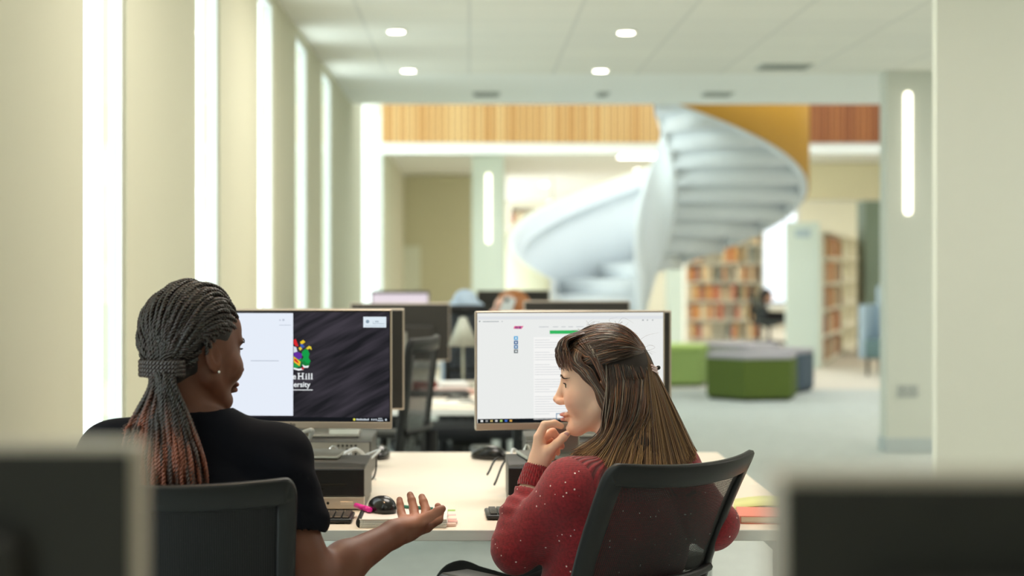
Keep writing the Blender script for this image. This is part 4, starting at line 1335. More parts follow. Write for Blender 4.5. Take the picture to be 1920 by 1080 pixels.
# low table by the window
lt = thing('book_trolley', 'dark low trolley before the bright far window', 'trolley', (P(1450, 0, 26.5).x, 26.5, 0))
for z in (0.12, 0.42, 0.72): obj('trolley_shelf', nbox(-0.245, 0.245, -0.2, 0.2, z, z + 0.03), mat('trolley_dark', (44, 60, 58), 0.5), lt)
b = bmesh.new()
for sx in (-1, 1):
    for sy in (-1, 1): box(b, sx * 0.26 - 0.012, sx * 0.26 + 0.012, sy * 0.2 - 0.012, sy * 0.2 + 0.012, 0.0, 0.8)
obj('trolley_posts', b, mat('trolley_dark', (44, 60, 58), 0.5), lt)
# round pendant lamps in the far room
for (px, py, d, r_, lab) in ((1036, 391, 27, 0.12, 'bright round globe lamp hanging left of the spiral stair'), (1021, 341, 29, 0.07, 'small warm globe lamp high in the far room')):
    p_ = P(px, py, d)
    g = thing('globe_lamp', lab, 'lamp', p_)
    b = bmesh.new(); bmesh.ops.create_uvsphere(b, u_segments=24, v_segments=14, radius=r_)
    obj('glass_globe', b, emis('globe_glow', (255, 252, 240), 5), g, True)
    b = bmesh.new(); cyl(b, (0, 0, r_), (0, 0, CEIL + 0.01 - p_.z), 0.006, n=8); obj('cord', b, M_DARK, g)
for i, (px, py, d) in enumerate(((1570, 673, 21.3), (1232, 441, 15.6))):
    pass
# ================================================================== PEOPLE
class Head:
    def __init__(s, o, fwd, sc=1.0, up=(0, 0, 1)):
        s.o = np.array(o, dtype=float); s.R = frame(fwd, up); s.s = sc
    def w(s, f, l, u): return s.o + s.s * (s.R @ np.array([f, l, u]))
    def ws(s, A): return s.o + s.s * (np.asarray(A) @ s.R.T)
    def loc(s, V): return (V - s.o) @ s.R / s.s
    def e(s, F, c, r, k=0.01, op='u', g=0.0, tilt=None):
        Rm = s.R
        if tilt is not None: Rm = s.R @ np.array(Euler(tilt).to_matrix())
        F.ell(s.w(*c), np.array(r) * s.s, Rm, k, op, g)
    def c(s, F, a, b, ra, rb, k=0.01, op='u', g=0.0):
        F.cone(s.w(*a), s.w(*b), ra * s.s, rb * s.s, k, op, g)

def head_prims(F, H, g=0.0, full=0.0, lips=1.0, nose=1.0, nw=1.0):
    H.e(F, (-.012, 0, .032), (.094, .075, .090), .02, g=g)          # skull
    H.e(F, (.030, 0, -.022), (.058, .060, .086), .03, g=g)          # face
    H.e(F, (.066, 0, .042), (.024, .048, .040), .02, g=g)           # forehead
    H.e(F, (.070, 0, -.100), (.019, .021, .017), .022, g=g)         # chin
    for sgn in (-1, 1):
        H.c(F, (.004, sgn * .054, -.052), (.060, sgn * .020, -.101), .017, .013, .022, g=g)
        H.e(F, (.056, sgn * .037, -.034), (.027, .024 + full, .030), .02, g=g)
        H.e(F, (.078, sgn * .026, .019), (.010, .022, .007), .012, g=g)
    if g == 0.0:
        H.c(F, (.086, 0, .010), (.0985 + .006 * nose, 0, -.0300), .0075, .0085, .011)
        H.e(F, (.1010 + .005 * nose, 0, -.0330), (.0095, .0092, .0078), .007)
        for sgn in (-1, 1):
            H.e(F, (.0965, sgn * .0115 * nw, -.0375), (.0125, .0078, .0082), .007)
            H.e(F, (.100, sgn * .0065, -.0445), (.0042, .0030, .0030), .003, 's')
            H.e(F, (.0915, sgn * .033, .003), (.0135, .0165, .0105), .010, 's')
            H.e(F, (.0690, sgn * .033, .001), (.0138, .0150, .0128), .004)
            H.e(F, (.0835, sgn * .034, .000), (.0075, .0130, .0056), .002, 's')
        H.e(F, (.0895, 0, -.068), (.0110 + .002 * lips, .0220, .0052 * lips), .006)
        H.e(F, (.0885, 0, -.0795), (.0110 + .002 * lips, .0180, .0058 * lips), .005)
        H.e(F, (.1030, 0, -.0735), (.0120, .0230, .0012), .002, 's')
        H.e(F, (.0920, 0, -.0890), (.0065, .0140, .0035), .008, 's')
        for sgn in (-1, 1):
            t = (0, R(-14), sgn * R(22))
            H.e(F, (-.010, sgn * .0790, -.012), (.0165, .0060, .0300), .004, tilt=t)
            H.e(F, (-.006, sgn * .0850, -.008), (.0088, .0048, .0175), .003, 's', tilt=t)
            H.e(F, (-.002, sgn * .0770, -.036), (.0078, .0055, .0085), .004)

def eyes(H, root, loc, iris=(60, 40, 28)):
    for sgn in (-1, 1):
        b = bmesh.new(); bmesh.ops.create_uvsphere(b, u_segments=20, v_segments=14, radius=.0118 * H.s)
        c = H.w(.0693, sgn * .033, .0005)
        fr = Matrix([list(r) + [0] for r in H.R] + [[0, 0, 0, 1]])
        bmesh.ops.transform(b, matrix=Matrix.Translation(Vector(c) - Vector(loc)), verts=b.verts)
        o = obj('eyeball', b, mat('eye_white', (228, 222, 214), 0.15), root, True)
        b = bmesh.new()
        f = Vector(H.R[:, 0])
        cyl(b, Vector(c) + f * .0098 * H.s - Vector(loc), Vector(c) + f * .0122 * H.s - Vector(loc), .0066, .0054, 18)
        obj('iris', b, mat('iris_%d' % iris[0], iris, 0.12), o, True)

def lashes(H, root, loc, col, lp):
    def snap(p):
        m = (np.abs(lp[:, 1] - p[1]) < .003) & (np.abs(lp[:, 2] - p[2]) < .003)
        if m.any(): p = np.array([lp[m, 0].max() + .0006, p[1], p[2]])
        return p
    for sgn in (-1, 1):
        parts = []
        for i in range(16):
            t = (i / 15 - .5) * 2
            a = np.array([.0815 - .004 * t * t, sgn * .033 + t * .0115, .0046 - .0014 * t * t])
            e_ = a + np.array([.0050, t * .0030, .0022])
            m_ = (a + e_) / 2 + np.array([0, 0, -.0008])
            parts.append(tube_arrays(H.ws([a, m_, e_]) - loc, [.0005, .0004, .0002], 4))
        V, Fq = merge(parts); raw('eyelashes', V, Fq, col, root, True); parts = []
        for i in range(40):
            t = i / 39
            a = np.array([.0925 - .018 * (t - .2) ** 2 - .004 * t, sgn * (.017 + .034 * t), .0205 + .006 * math.sin(PI * min(t * 1.1, 1)) - .003 * t])
            parts.append(tube_arrays(H.ws([snap(a), snap(a + np.array([-.0005, sgn * .004, .0012]))]) - loc, [.0009, .0004], 4))
        V, Fq = merge(parts); raw('eyebrow', V, Fq, col, root, True)

def relief(V, Fq, amp, fn):
    """push the surface along its normals by fn(V) * amp"""
    n = np.zeros_like(V)
    a = V[Fq[:, 1]] - V[Fq[:, 0]]; b = V[Fq[:, 3]] - V[Fq[:, 0]]
    fn_ = np.cross(a, b)
    for k in range(4): np.add.at(n, Fq[:, k], fn_)
    n /= np.linalg.norm(n, axis=1)[:, None] + 1e-12
    return V + n * (fn(V) * amp)[:, None]

def wave(V, dirs):
    s = np.zeros(len(V))
    for (d, f, p, w) in dirs:
        s += w * np.sin(V @ np.array(d) * f + p)
    return s

def in_rootspace(V, loc): return V - np.array(loc)

def skin_mat(name, sss, rough=0.45):
    return mat(name, (200, 160, 140), rough, sss=sss, vcol='tint', bump=0.12, bscale=900)

def hair_mat(name, rough=0.42):
    return mat(name, (60, 40, 30), rough, vcol='tint', spec=0.6)

def slerp(a, b, t):
    a = a / np.linalg.norm(a); b = b / np.linalg.norm(b)
    w = math.acos(max(-1, min(1, float(np.dot(a, b)))))
    if w < 1e-4: return a
    return (math.sin((1 - t) * w) * a + math.sin(t * w) * b) / math.sin(w)

def ell_point(d, c, r):
    """where the ray from c along d leaves the ellipsoid"""
    d = d / np.linalg.norm(d)
    return c + d / math.sqrt(((d / r) ** 2).sum())

def shoe_and_legs(root, loc, hipL, hipR, kneeL, kneeR, footL, footR, fwd, cloth, shoe, waist, r0=0.085, g=0.0):
    lo = np.minimum.reduce([hipL, hipR, kneeL, kneeR, footL, footR, waist]) - 0.2
    hi = np.maximum.reduce([hipL, hipR, kneeL, kneeR, footL, footR, waist]) + 0.2
    F = Field(lo, hi, 0.011)
    for h_, k_, f_ in ((hipL, kneeL, footL), (hipR, kneeR, footR)):
        F.cone(h_, k_, r0, 0.062, 0.05); F.cone(k_, f_ + np.array([0, 0, .06]), 0.058, 0.045, 0.02)
    F.cone((hipL + hipR) / 2, waist, 0.135, 0.125, 0.06, flat=fwd, fs=0.72)
    V, Fq = F.mesh()
    raw('trousers', in_rootspace(smooth_mesh(V, Fq, 1), loc), Fq, cloth, root)
    f = np.array(fwd)
    for f_ in (footL, footR):
        F = Field(f_ - .2, f_ + .3, 0.008)
        F.cone(f_ + np.array([0, 0, .05]), f_ + f * .15 + np.array([0, 0, .03]), .045, .036, .02)
        F.cone(f_ - f * .04 + np.array([0, 0, .04]), f_ + np.array([0, 0, .05]), .038, .045, .02)
        F.plane((0, 0, 0.004), (0, 0, -1))
        V, Fq = F.mesh()
        raw('shoe', in_rootspace(V, loc), Fq, shoe, root)

V3 = lambda *a: np.array(a, dtype=float)
PP = lambda x, y, d: np.array(P(x, y, d))

# ------------------------------------------------------------------ the woman with braids (left)
LL = V3(-0.53, 3.36, 0.0)
wl = thing('person', 'woman with long box braids in a black t-shirt, seated, holding out an open palm', 'person', tuple(LL))
HL = Head(PP(366, 656, 3.36), (math.cos(R(43)), math.sin(R(43)), -0.05), 0.99)
bfL = V3(math.sin(R(8)), math.cos(R(8)), 0); blL = V3(-bfL[1], bfL[0], 0)
nbL = PP(368, 800, 3.345)                       # base of the neck
shRL, elRL, wrRL = PP(520, 862, 3.37), PP(584, 1092, 3.33), PP(738, 1001, 3.50)
shLL = PP(210, 858, 3.33); elLL = PP(150, 1090, 3.42); wrLL = V3(-0.60, 3.72, 0.775)
pvL = V3(-0.53, 3.34, 0.56)
def body_L(F, g=0.0, arms=True, neck=True):
    ch = (nbL + pvL) / 2 + V3(0, 0, .06)
    F.cone(pvL, nbL - V3(0, -.01, .17), .145, .160, .06, g=g, flat=bfL, fs=.68)
    F.cone(nbL - V3(0, -.005, .17), nbL - V3(0, -.01, .06), .165, .085, .05, g=g, flat=bfL, fs=.68)
    for s_ in (shRL, shLL):
        F.cone(nbL + V3(0, 0, -.012), s_ + V3(0, 0, .004), .042, .046, .045, g=g)
        F.cone(s_ * .75 + nbL * .25 - V3(0, 0, .08), s_ * .9 + nbL * .1 - V3(0, 0, .03), .07, .055, .05, g=g, flat=bfL, fs=.8)
    if neck:
        F.cone(HL.w(-.045, .012, -.045), nbL + V3(0, .01, -.01), .047, .051, .022, g=g)
    if arms:
        F.cone(shRL, elRL, .050, .040, .03, g=g); F.cone(elRL, shRL * .2 + elRL * .8, .040, .041, .02, g=g)
        F.cone(elRL, elRL * .6 + wrRL * .4, .040, .041, .02, g=g); F.cone(elRL * .6 + wrRL * .4, wrRL, .041, .0255, .02, g=g)
        F.cone(shLL, elLL, .050, .040, .03, g=g); F.cone(elLL, wrLL, .040, .026, .02, g=g)
F = Field((-0.93, 3.12, 0.50), (0.02, 3.82, 1.34), 0.0026)
body_L(F)
head_prims(F, HL, full=.010, lips=1.5, nose=.5, nw=1.3)
# open right hand, palm up, fingers pointing away and up
h5 = 3.52
def J(x, y, d): return PP(x, y, d)
palm = [(J(752, 990, h5), J(757, 976, h5 + .045)), (J(757, 992, h5), J(778, 974, h5 + .05)), (J(765, 995, h5), J(796, 976, h5 + .045)), (J(762, 997, h5 - .005), J(800, 988, h5 + .03))]
for a, b in palm: F.cone(a, b, .0145, .0125, .016)
F.cone(wrRL, J(764, 991, h5), .0245, .020, .02)
F.cone(J(768, 992, h5 - .01), J(790, 978, h5 + .005), .017, .0135, .014)                         # ball of the thumb
F.chain([J(757, 976, h5 + .045), J(752, 960, h5 + .065), J(750, 946, h5 + .078), J(749, 937, h5 + .086)], [.0105, .0086, .0078, .0068], .003)   # little
F.chain([J(778, 974, h5 + .05), J(776, 955, h5 + .075), J(772, 938, h5 + .09), J(769, 928, h5 + .10)], [.0112, .0096, .0086, .0074], .003)      # ring
F.chain([J(796, 976, h5 + .045), J(799, 957, h5 + .07), J(794, 941, h5 + .085), J(791, 932, h5 + .095)], [.0112, .0098, .0088, .0076], .003)    # middle
F.chain([J(800, 988, h5 + .03), J(822, 974, h5 + .05), J(825, 958, h5 + .06), J(821, 949, h5 + .064)], [.0112, .0098, .0088, .0072], .003)      # index
F.chain([J(786, 979, h5 + .002), J(806, 968, h5 + .0), J(821, 959, h5 + .002), J(829, 954, h5 + .004)], [.0135, .0105, .0098, .0080], .004)     # thumb
# left hand on the keyboard side
wv = (wrLL - elLL) / np.linalg.norm(wrLL - elLL)
pc_ = wrLL + wv * .05
F.cone(wrLL, pc_, .024, .022, .02, flat=(0, 0, 1), fs=.7)
F.cone(pc_, pc_ + wv * .03, .030, .032, .02, flat=(0, 0, 1), fs=.45)
sd = np.cross(wv, V3(0, 0, 1)); sd /= np.linalg.norm(sd)
for i, (o_, L_) in enumerate(((-.027, .06), (-.009, .075), (.009, .08), (.026, .07))):
    a = pc_ + wv * .04 + sd * o_
    F.chain([a, a + wv * L_ * .5 + V3(0, 0, .006), a + wv * L_ * .8 - V3(0, 0, .004), a + wv * L_ - V3(0, 0, .014)], [.0095, .0088, .008, .007], .003)
F.chain([pc_ + sd * .02 - wv * .02, pc_ + sd * .048 + wv * .015, pc_ + sd * .055 + wv * .045 - V3(0, 0, .01)], [.013, .011, .008], .004)
V, Fq = F.mesh()
lp_ = HL.loc(V)
col = np.tile(np.array(lin((104, 58, 38))), (len(V), 1))
m_ = (np.abs(lp_[:, 1]) < .023) & (lp_[:, 2] < -.062) & (lp_[:, 2] > -.087) & (lp_[:, 0] > .090)
col[m_] = lin((128, 64, 62))
# palm side of the hand is paler
hv = V - J(785, 965, h5 + .04)
nearh = np.clip((.095 - np.linalg.norm(hv, axis=1)) / .05, 0, 1)
up_ = np.clip((V[:, 2] - (J(780, 985, h5)[2] - .002)) / .012, 0, 1) * nearh
col = col * (1 - up_[:, None] * .8) + np.array(lin((190, 128, 104))) * up_[:, None] * .8
raw('body', in_rootspace(V, LL), Fq, skin_mat('skin_deep', .06, .52), wl, True, None, col)
eyes(HL, wl, LL)
lashes(HL, wl, LL, mat('lash_black', (16, 12, 10), .6), lp_)
b = bmesh.new(); bmesh.ops.create_icosphere(b, subdivisions=2, radius=.0026)
e_ = HL.w(.0, -.0855, -.040) - LL
bmesh.ops.transform(b, matrix=Matrix.Translation(Vector(e_)), verts=b.verts)
obj('ear_stud', b, mat('pearl', (245, 242, 235), .15), wl, True)
# t-shirt
F = Field((-0.93, 3.12, 0.50), (-0.16, 3.62, 1.12), 0.0045)
body_L(F, g=.015, arms=False, neck=False)
for s_, e1 in ((shRL, elRL), (shLL, elLL)):
    hem = s_ * .50 + e1 * .50
    F.cone(s_ + V3(0, 0, .002), hem + (V3(.012, 0, .0) if s_ is shRL else V3(-.012, 0, 0)), .060, .058, .035)
ax = (elRL - shRL) / np.linalg.norm(elRL - shRL)
for s_, e1, tx in ((shRL, elRL, V3(.45, 0, 0)), (shLL, elLL, V3(-.45, 0, 0))):
    ax = (e1 - s_) / np.linalg.norm(e1 - s_) + tx * -.0
    hem = s_ * .58 + e1 * .42
    # slice the sleeve end and hollow it
    a0 = hem + ax * .004; 
    F.cone(a0 + ax * .012 + tx * .004, a0 + ax * .13, .085, .085, .002, 's', flat=ax, fs=.5) if False else None
    F.cone(hem - ax * .01, hem + ax * .12, .051, .051, .007, 's')
F.cone(nbL + V3(0, .012, -.028), nbL + V3(0, .02, .12), .062, .070, .006, 's')
V, Fq = F.mesh(); V = smooth_mesh(V, Fq, 1)
V = relief(V, Fq, .0036, lambda v: wave(v, [((.6, .2, .9), 55, 0, .9), ((1.0, 0, -.5), 38, 1.3, 1.0), ((.2, .5, 1.0), 90, 2, .4)]) * np.clip((1.02 - v[:, 2]) / .1, .15, 1))
raw('t_shirt', in_rootspace(V, LL), Fq, mat('black_jersey', (15, 16, 23), .95, bump=.15, bscale=1200, spec=.15), wl)
shoe_and_legs(wl, LL, V3(-.62, 3.38, .54), V3(-.44, 3.38, .54), V3(-.66, 3.82, .54), V3(-.42, 3.83, .54), V3(-.66, 3.86, 0), V3(-.42, 3.9, 0), (0, 1, 0),
              mat('navy_denim', (30, 38, 58), .85, bump=.1), mat('shoe_black', (22, 22, 24), .5), pvL + V3(0, 0, .06), r0=.08)

# braids
SC, SRD = V3(-.012, 0, .030), V3(.100, .081, .098)
def hair_ok(p, shift=0.0):
    um = np.interp(p[0], [-.112, -.06, -.03, -.005, .03, .055, .078, .10], [-.072, -.060, -.016, .024, .028, .045, .080, .12])
    return p[2] > um + shift
tie_w = PP(303, 693, 3.270); tie = HL.loc(tie_w[None])[0]
tdir = tie - SC
F = Field(HL.o - .2, HL.o + .2, .004)
HL.e(F, (-.014, 0, .032), (.096, .078, .095), .01)
HL.c(F, (-.06, -.01, 0), tuple(tie + V3(.02, 0, .0)), .05, .030, .03)
HL.e(F, (.10, 0, -.045), (.088, .12, .118), .012, 's')
for sg in (-1, 1): HL.e(F, (.000, sg * .087, -.030), (.045, .040, .052), .012, 's')
V, Fq = F.mesh()
cap = raw('hair', in_rootspace(V, LL), Fq, hair_mat('hair_scalp', .7), wl, True, None, np.tile(np.array(lin((22, 17, 16))), (len(V), 1)))
starts = []
N = 470
for i in range(N):
    u = 1 - 2 * (i + .5) / N; th = i * PI * (3 - 5 ** .5)
    d = V3(math.sqrt(1 - u * u) * math.cos(th), math.sqrt(1 - u * u) * math.sin(th), u)
    p = ell_point(d, SC, SRD)
    if hair_ok(p) and np.linalg.norm(p - tie) > .045: starts.append(d)
rb = random.Random(5)
parts, cols = [], []
tv = HL.R.T @ V3(0, 0, 1)
for bi, d0 in enumerate(starts):
    lay = rb.uniform(.0, .009)
    pts = []
    p0 = ell_point(d0, SC, SRD)
    front = p0[0] > 0.0
    for k in range(15):
        t = k / 14
        dn = d0 / np.linalg.norm(d0)
        if p0[0] > -.03:
            cw = V3(-.15, 1.1 * dn[1], .30 + .75 * max(dn[2], 0)); d = slerp(slerp(d0, cw, t), slerp(cw, tdir, t), t)
        else: d = slerp(d0, tdir, t)
        p = ell_point(d, SC, SRD + .002 + lay * math.sin(PI * min(t * 1.5 + .12, 1)))
        pts.append(p)
    # cross section at the tie keeps the braids in order
    dd = d0 - tdir * (np.dot(d0, tdir) / np.dot(tdir, tdir)); dd = dd / (np.linalg.norm(dd) + 1e-9)
    rad = rb.uniform(.3, 1.0)
    off = dd * .030 * rad; off[2] *= .35
    Wp = HL.ws(pts)
    Wp[-4:] = Wp[-4:] * np.array([.8, .55, .25, 0])[:, None] + (tie_w + HL.R @ off) * np.array([.2, .45, .75, 1.])[:, None]
    offw = HL.R @ off
    # tail below the tie, fanning out over the back
    fx = (offw[0] / .030); fx = max(-1, min(1, fx * 1.1 + rb.uniform(-.35, .35)))
    xe = 312 + (82 * fx if fx > 0 else 80 * fx) + rb.uniform(-6, 6)
    if fx < -.55: ye = rb.uniform(800, 900)
    else: ye = rb.uniform(900, 945)
    de = 3.215 + rb.uniform(-.022, .012) + .03 * (fx * fx)
    xm = 303 + (xe - 303) * (.62 if fx > 0 else .75)
    mid1 = PP(303 + (xe - 303) * .30, 725, 3.245 + rb.uniform(-.012, .012) + (offw[1]) * .5)
    mid2 = PP(xm, 790, 3.228 + rb.uniform(-.015, .012) + .02 * fx * fx)
    mid3 = PP(xm + (xe - xm) * .7, 790 + (ye - 790) * .55, de - .004)
    path = np.concatenate([catmull(Wp[:-1], 4)[:-1], catmull([Wp[-2], Wp[-1], mid1, mid2, mid3, PP(xe, ye, de)], 8)])
    seg = np.linalg.norm(np.diff(path, axis=0), axis=1); L = np.concatenate([[0], np.cumsum(seg)])
    n_ = int(L[-1] / .0034)
    q = np.linspace(0, L[-1], n_)
    path = np.stack([np.interp(q, L, path[:, k]) for k in range(3)], 1)
    t_ = np.gradient(path, axis=0); t_ /= np.linalg.norm(t_, axis=1)[:, None] + 1e-9
    a_ = np.cross(t_, V3(.3, -.9, .2)); a_ /= np.linalg.norm(a_, axis=1)[:, None]; b_ = np.cross(t_, a_)
    ph = rb.uniform(0, 6.28)
    ends = rb.random() < .5
    for k in range(2):
        w = q * 2 * PI / .0150 + ph + k * PI
        rr_ = .0024 * np.clip((L[-1] - q) / .03, .25, 1) * np.clip(q / .01 + .5, 0, 1)
        c_ = path + a_ * (np.cos(w) * .0023)[:, None] + b_ * (np.sin(w) * .0023)[:, None]
        Vt, Ft = tube_arrays(c_, rr_ * 1.05, 5)
        parts.append((Vt, Ft))
        tt = np.repeat(q / L[-1], 5)[:, None]
        base_ = np.array(lin((34 + rb.randrange(12), 27 + rb.randrange(6), 26)))
        red = np.array(lin((136, 74, 52) if ends else (70, 50, 44)))
        mx = np.clip((tt - .66) / .22, 0, 1)
        cols.append(base_ * (1 - mx) + red * mx)
V, Fq = merge(parts)
raw('braids', in_rootspace(V, LL), Fq, hair_mat('hair_braid', .34), wl, True, None, np.concatenate(cols))
# braids wrapped round the tie
parts, cols = [], []
for k in range(4):
    a = np.linspace(0, 2 * PI, 90, endpoint=False)
    z_ = -.009 + .0078 * k
    c_ = tie_w + np.outer(np.cos(a) * .040, HL.R[:, 1] * -.55 + np.array([1, 0, 0]) * .72) + np.outer(np.sin(a) * .026, V3(.2, 1, 0)) + V3(0, .003, z_)
    for j in range(2):
        w = np.arange(90) * 2 * PI / 90 * 18 + j * PI
        cc = c_ + np.outer(np.cos(w) * .0030, V3(0, 0, 1)) + np.outer(np.sin(w) * .0030, V3(0, 1, 0))
        parts.append(tube_arrays(cc, .0036, 5, True))
        cols.append(np.tile(np.array(lin((50, 40, 38))), (450, 1)))
V, Fq = merge(parts)
raw('braid_wrap', in_rootspace(V, LL), Fq, hair_mat('hair_braid', .34), wl, True, None, np.concatenate(cols))

# ------------------------------------------------------------------ the woman in the red jumper (right)
LR = V3(0.29, 3.76, 0.0)
wr = thing('person', 'woman with long brown hair in a speckled dark red jumper, hand at her chin', 'person', tuple(LR))
HR = Head(PP(1129, 719, 3.84), (-math.cos(R(10)), math.sin(R(10)), -0.05), 0.975)
bfR = V3(-math.sin(R(38)), math.cos(R(38)), 0)
nbR = PP(1165, 862, 3.775)
shNR, elNR, wrNR = PP(1070, 918, 3.67), PP(968, 1028, 3.745), PP(1008, 880, 3.80)      # near (left) arm
shFR, elFR, wrFR = PP(1262, 885, 3.86), PP(1338, 985, 3.77), V3(0.50, 4.04, 0.785)
pvR = V3(0.275, 3.78, 0.56)
def torso_R(F, g=0.0):
    F.cone(pvR, nbR - V3(0, -.0, .17), .140, .150, .06, g=g, flat=bfR, fs=.70)
    F.cone(nbR - V3(0, 0, .17), nbR - V3(0, -.01, .055), .155, .085, .05, g=g, flat=bfR, fs=.70)
    for s_ in (shNR, shFR):
        F.cone(nbR + V3(0, 0, -.022), s_ + V3(0, 0, .004), .036, .044, .045, g=g)
        F.cone(s_ * .72 + nbR * .28 - V3(0, 0, .08), s_ * .9 + nbR * .1 - V3(0, 0, .03), .066, .052, .05, g=g, flat=bfR, fs=.8)
def arms_R(F, g=0.0, g2=None):
    g2 = g if g2 is None else g2
    for s_, e1, w_ in ((shNR, elNR, wrNR), (shFR, elFR, wrFR)):
        F.cone(s_, e1, .047, .040, .03, g=g); F.cone(e1, e1 * .6 + w_ * .4, .039, .038, .02, g=g); F.cone(e1 * .6 + w_ * .4, w_, .038, .0235, .02, g=g2)
F = Field((-0.02, 3.52, 0.50), (0.66, 4.26, 1.26), 0.0026)
torso_R(F); arms_R(F)
F.cone(HR.w(-.035, 0, -.045), nbR + V3(0, .01, -.01), .046, .050, .03)
head_prims(F, HR, nose=1.0, lips=1.0)
# hand at the chin
K = PP
F.cone(wrNR, K(1012, 862, 3.80), .0225, .0215, .012, flat=(0, 1, 0), fs=.75)
for a, b, r1, r2 in ((K(1008, 866, 3.792), K(1010, 820, 3.797), .0165, .0115), (K(1012, 866, 3.805), K(1013, 824, 3.818), .0165, .0115),
                     (K(1016, 868, 3.818), K(1015, 832, 3.838), .0150, .0110), (K(1018, 868, 3.83), K(1017, 842, 3.856), .0135, .0100)):
    F.cone(a, b, r1, r2, .016)
F.cone(K(1018, 862, 3.795), K(1032, 843, 3.785), .0165, .0120, .014)
F.chain([K(1010, 820, 3.797), K(1021, 797, 3.800), K(1040, 794, 3.808), K(1052, 799, 3.812)], [.0112, .0094, .0084, .0070], .003)      # index to the lip
F.chain([K(1013, 824, 3.818), K(1036, 810, 3.828), K(1048, 824, 3.832), K(1053, 837, 3.834)], [.0108, .0095, .0085, .0072], .003)      # middle
F.chain([K(1015, 832, 3.838), K(1034, 824, 3.850), K(1044, 838, 3.852), K(1045, 849, 3.850)], [.0104, .0090, .0080, .0070], .003)      # ring
F.chain([K(1017, 842, 3.856), K(1032, 838, 3.866), K(1037, 850, 3.866), K(1035, 859, 3.862)], [.0092, .0080, .0072, .0062], .003)      # little
F.chain([K(1030, 845, 3.785), K(1044, 832, 3.782), K(1056, 820, 3.790), K(1063, 814, 3.794)], [.0118, .0098, .0094, .0078], .004)      # thumb
# far hand resting on the desk
wv = V3(-.35, .9, -.05); wv /= np.linalg.norm(wv); sd = np.cross(wv, V3(0, 0, 1))
pc_ = wrFR + wv * .05
F.cone(wrFR, pc_, .022, .020, .02, flat=(0, 0, 1), fs=.7); F.cone(pc_, pc_ + wv * .03, .028, .030, .02, flat=(0, 0, 1), fs=.45)
for o_, L_ in ((-.025, .055), (-.008, .068), (.008, .072), (.024, .064)):
    a = pc_ + wv * .04 + sd * o_
    F.chain([a, a + wv * L_ * .5, a + wv * L_ * .8 - V3(0, 0, .003), a + wv * L_ - V3(0, 0, .01)], [.0088, .008, .0075, .0065], .003)
F.chain([pc_ - sd * .02 - wv * .02, pc_ - sd * .044 + wv * .015, pc_ - sd * .05 + wv * .04 - V3(0, 0, .006)], [.012, .010, .0075], .004)
V, Fq = F.mesh()
lp_ = HR.loc(V)
col = np.tile(np.array(lin((244, 200, 174))), (len(V), 1))
def blend(col, w, rgb):
    w = np.clip(w, 0, 1)[:, None]
    return col * (1 - w) + np.array(lin(rgb)) * w
f_, l_, u_ = lp_.T
col = blend(col, .40 * np.exp(-(((f_ - .07) / .03) ** 2 + ((np.abs(l_) - .045) / .03) ** 2 + ((u_ + .035) / .025) ** 2)), (226, 140, 120))
col = blend(col, .55 * np.exp(-(((f_ - .112) / .014) ** 2 + (l_ / .02) ** 2 + ((u_ + .042) / .012) ** 2)), (222, 132, 116))
lipw = ((np.abs(l_) < .021) & (u_ < -.0625) & (u_ > -.0860) & (f_ > .0885)).astype(float)
col = blend(col, lipw * .85, (206, 122, 116))
hd = np.linalg.norm(V - K(1045, 830, 3.82), axis=1)
col = blend(col, .5 * np.exp(-(hd / .03) ** 2), (226, 138, 112))
raw('body', in_rootspace(V, LR), Fq, skin_mat('skin_fair', .15, .45), wr, True, None, col)
eyes(HR, wr, LR, (52, 36, 26))
lashes(HR, wr, LR, mat('brow_brown', (58, 38, 30), .6), lp_)
# thumb nail
b = bmesh.new(); bmesh.ops.create_uvsphere(b, u_segments=14, v_segments=10, radius=1)
for v in b.verts: v.co = Vector((v.co.x * .0068, v.co.y * .0018, v.co.z * .0052))
bmesh.ops.transform(b, matrix=Matrix.Translation(P(1061, 815, 3.7855) - Vector(LR)) @ Matrix.Rotation(R(-38), 4, 'Y'), verts=b.verts)
obj('thumb_nail', b, mat('nail_pink', (224, 168, 168), .2), wr, True)

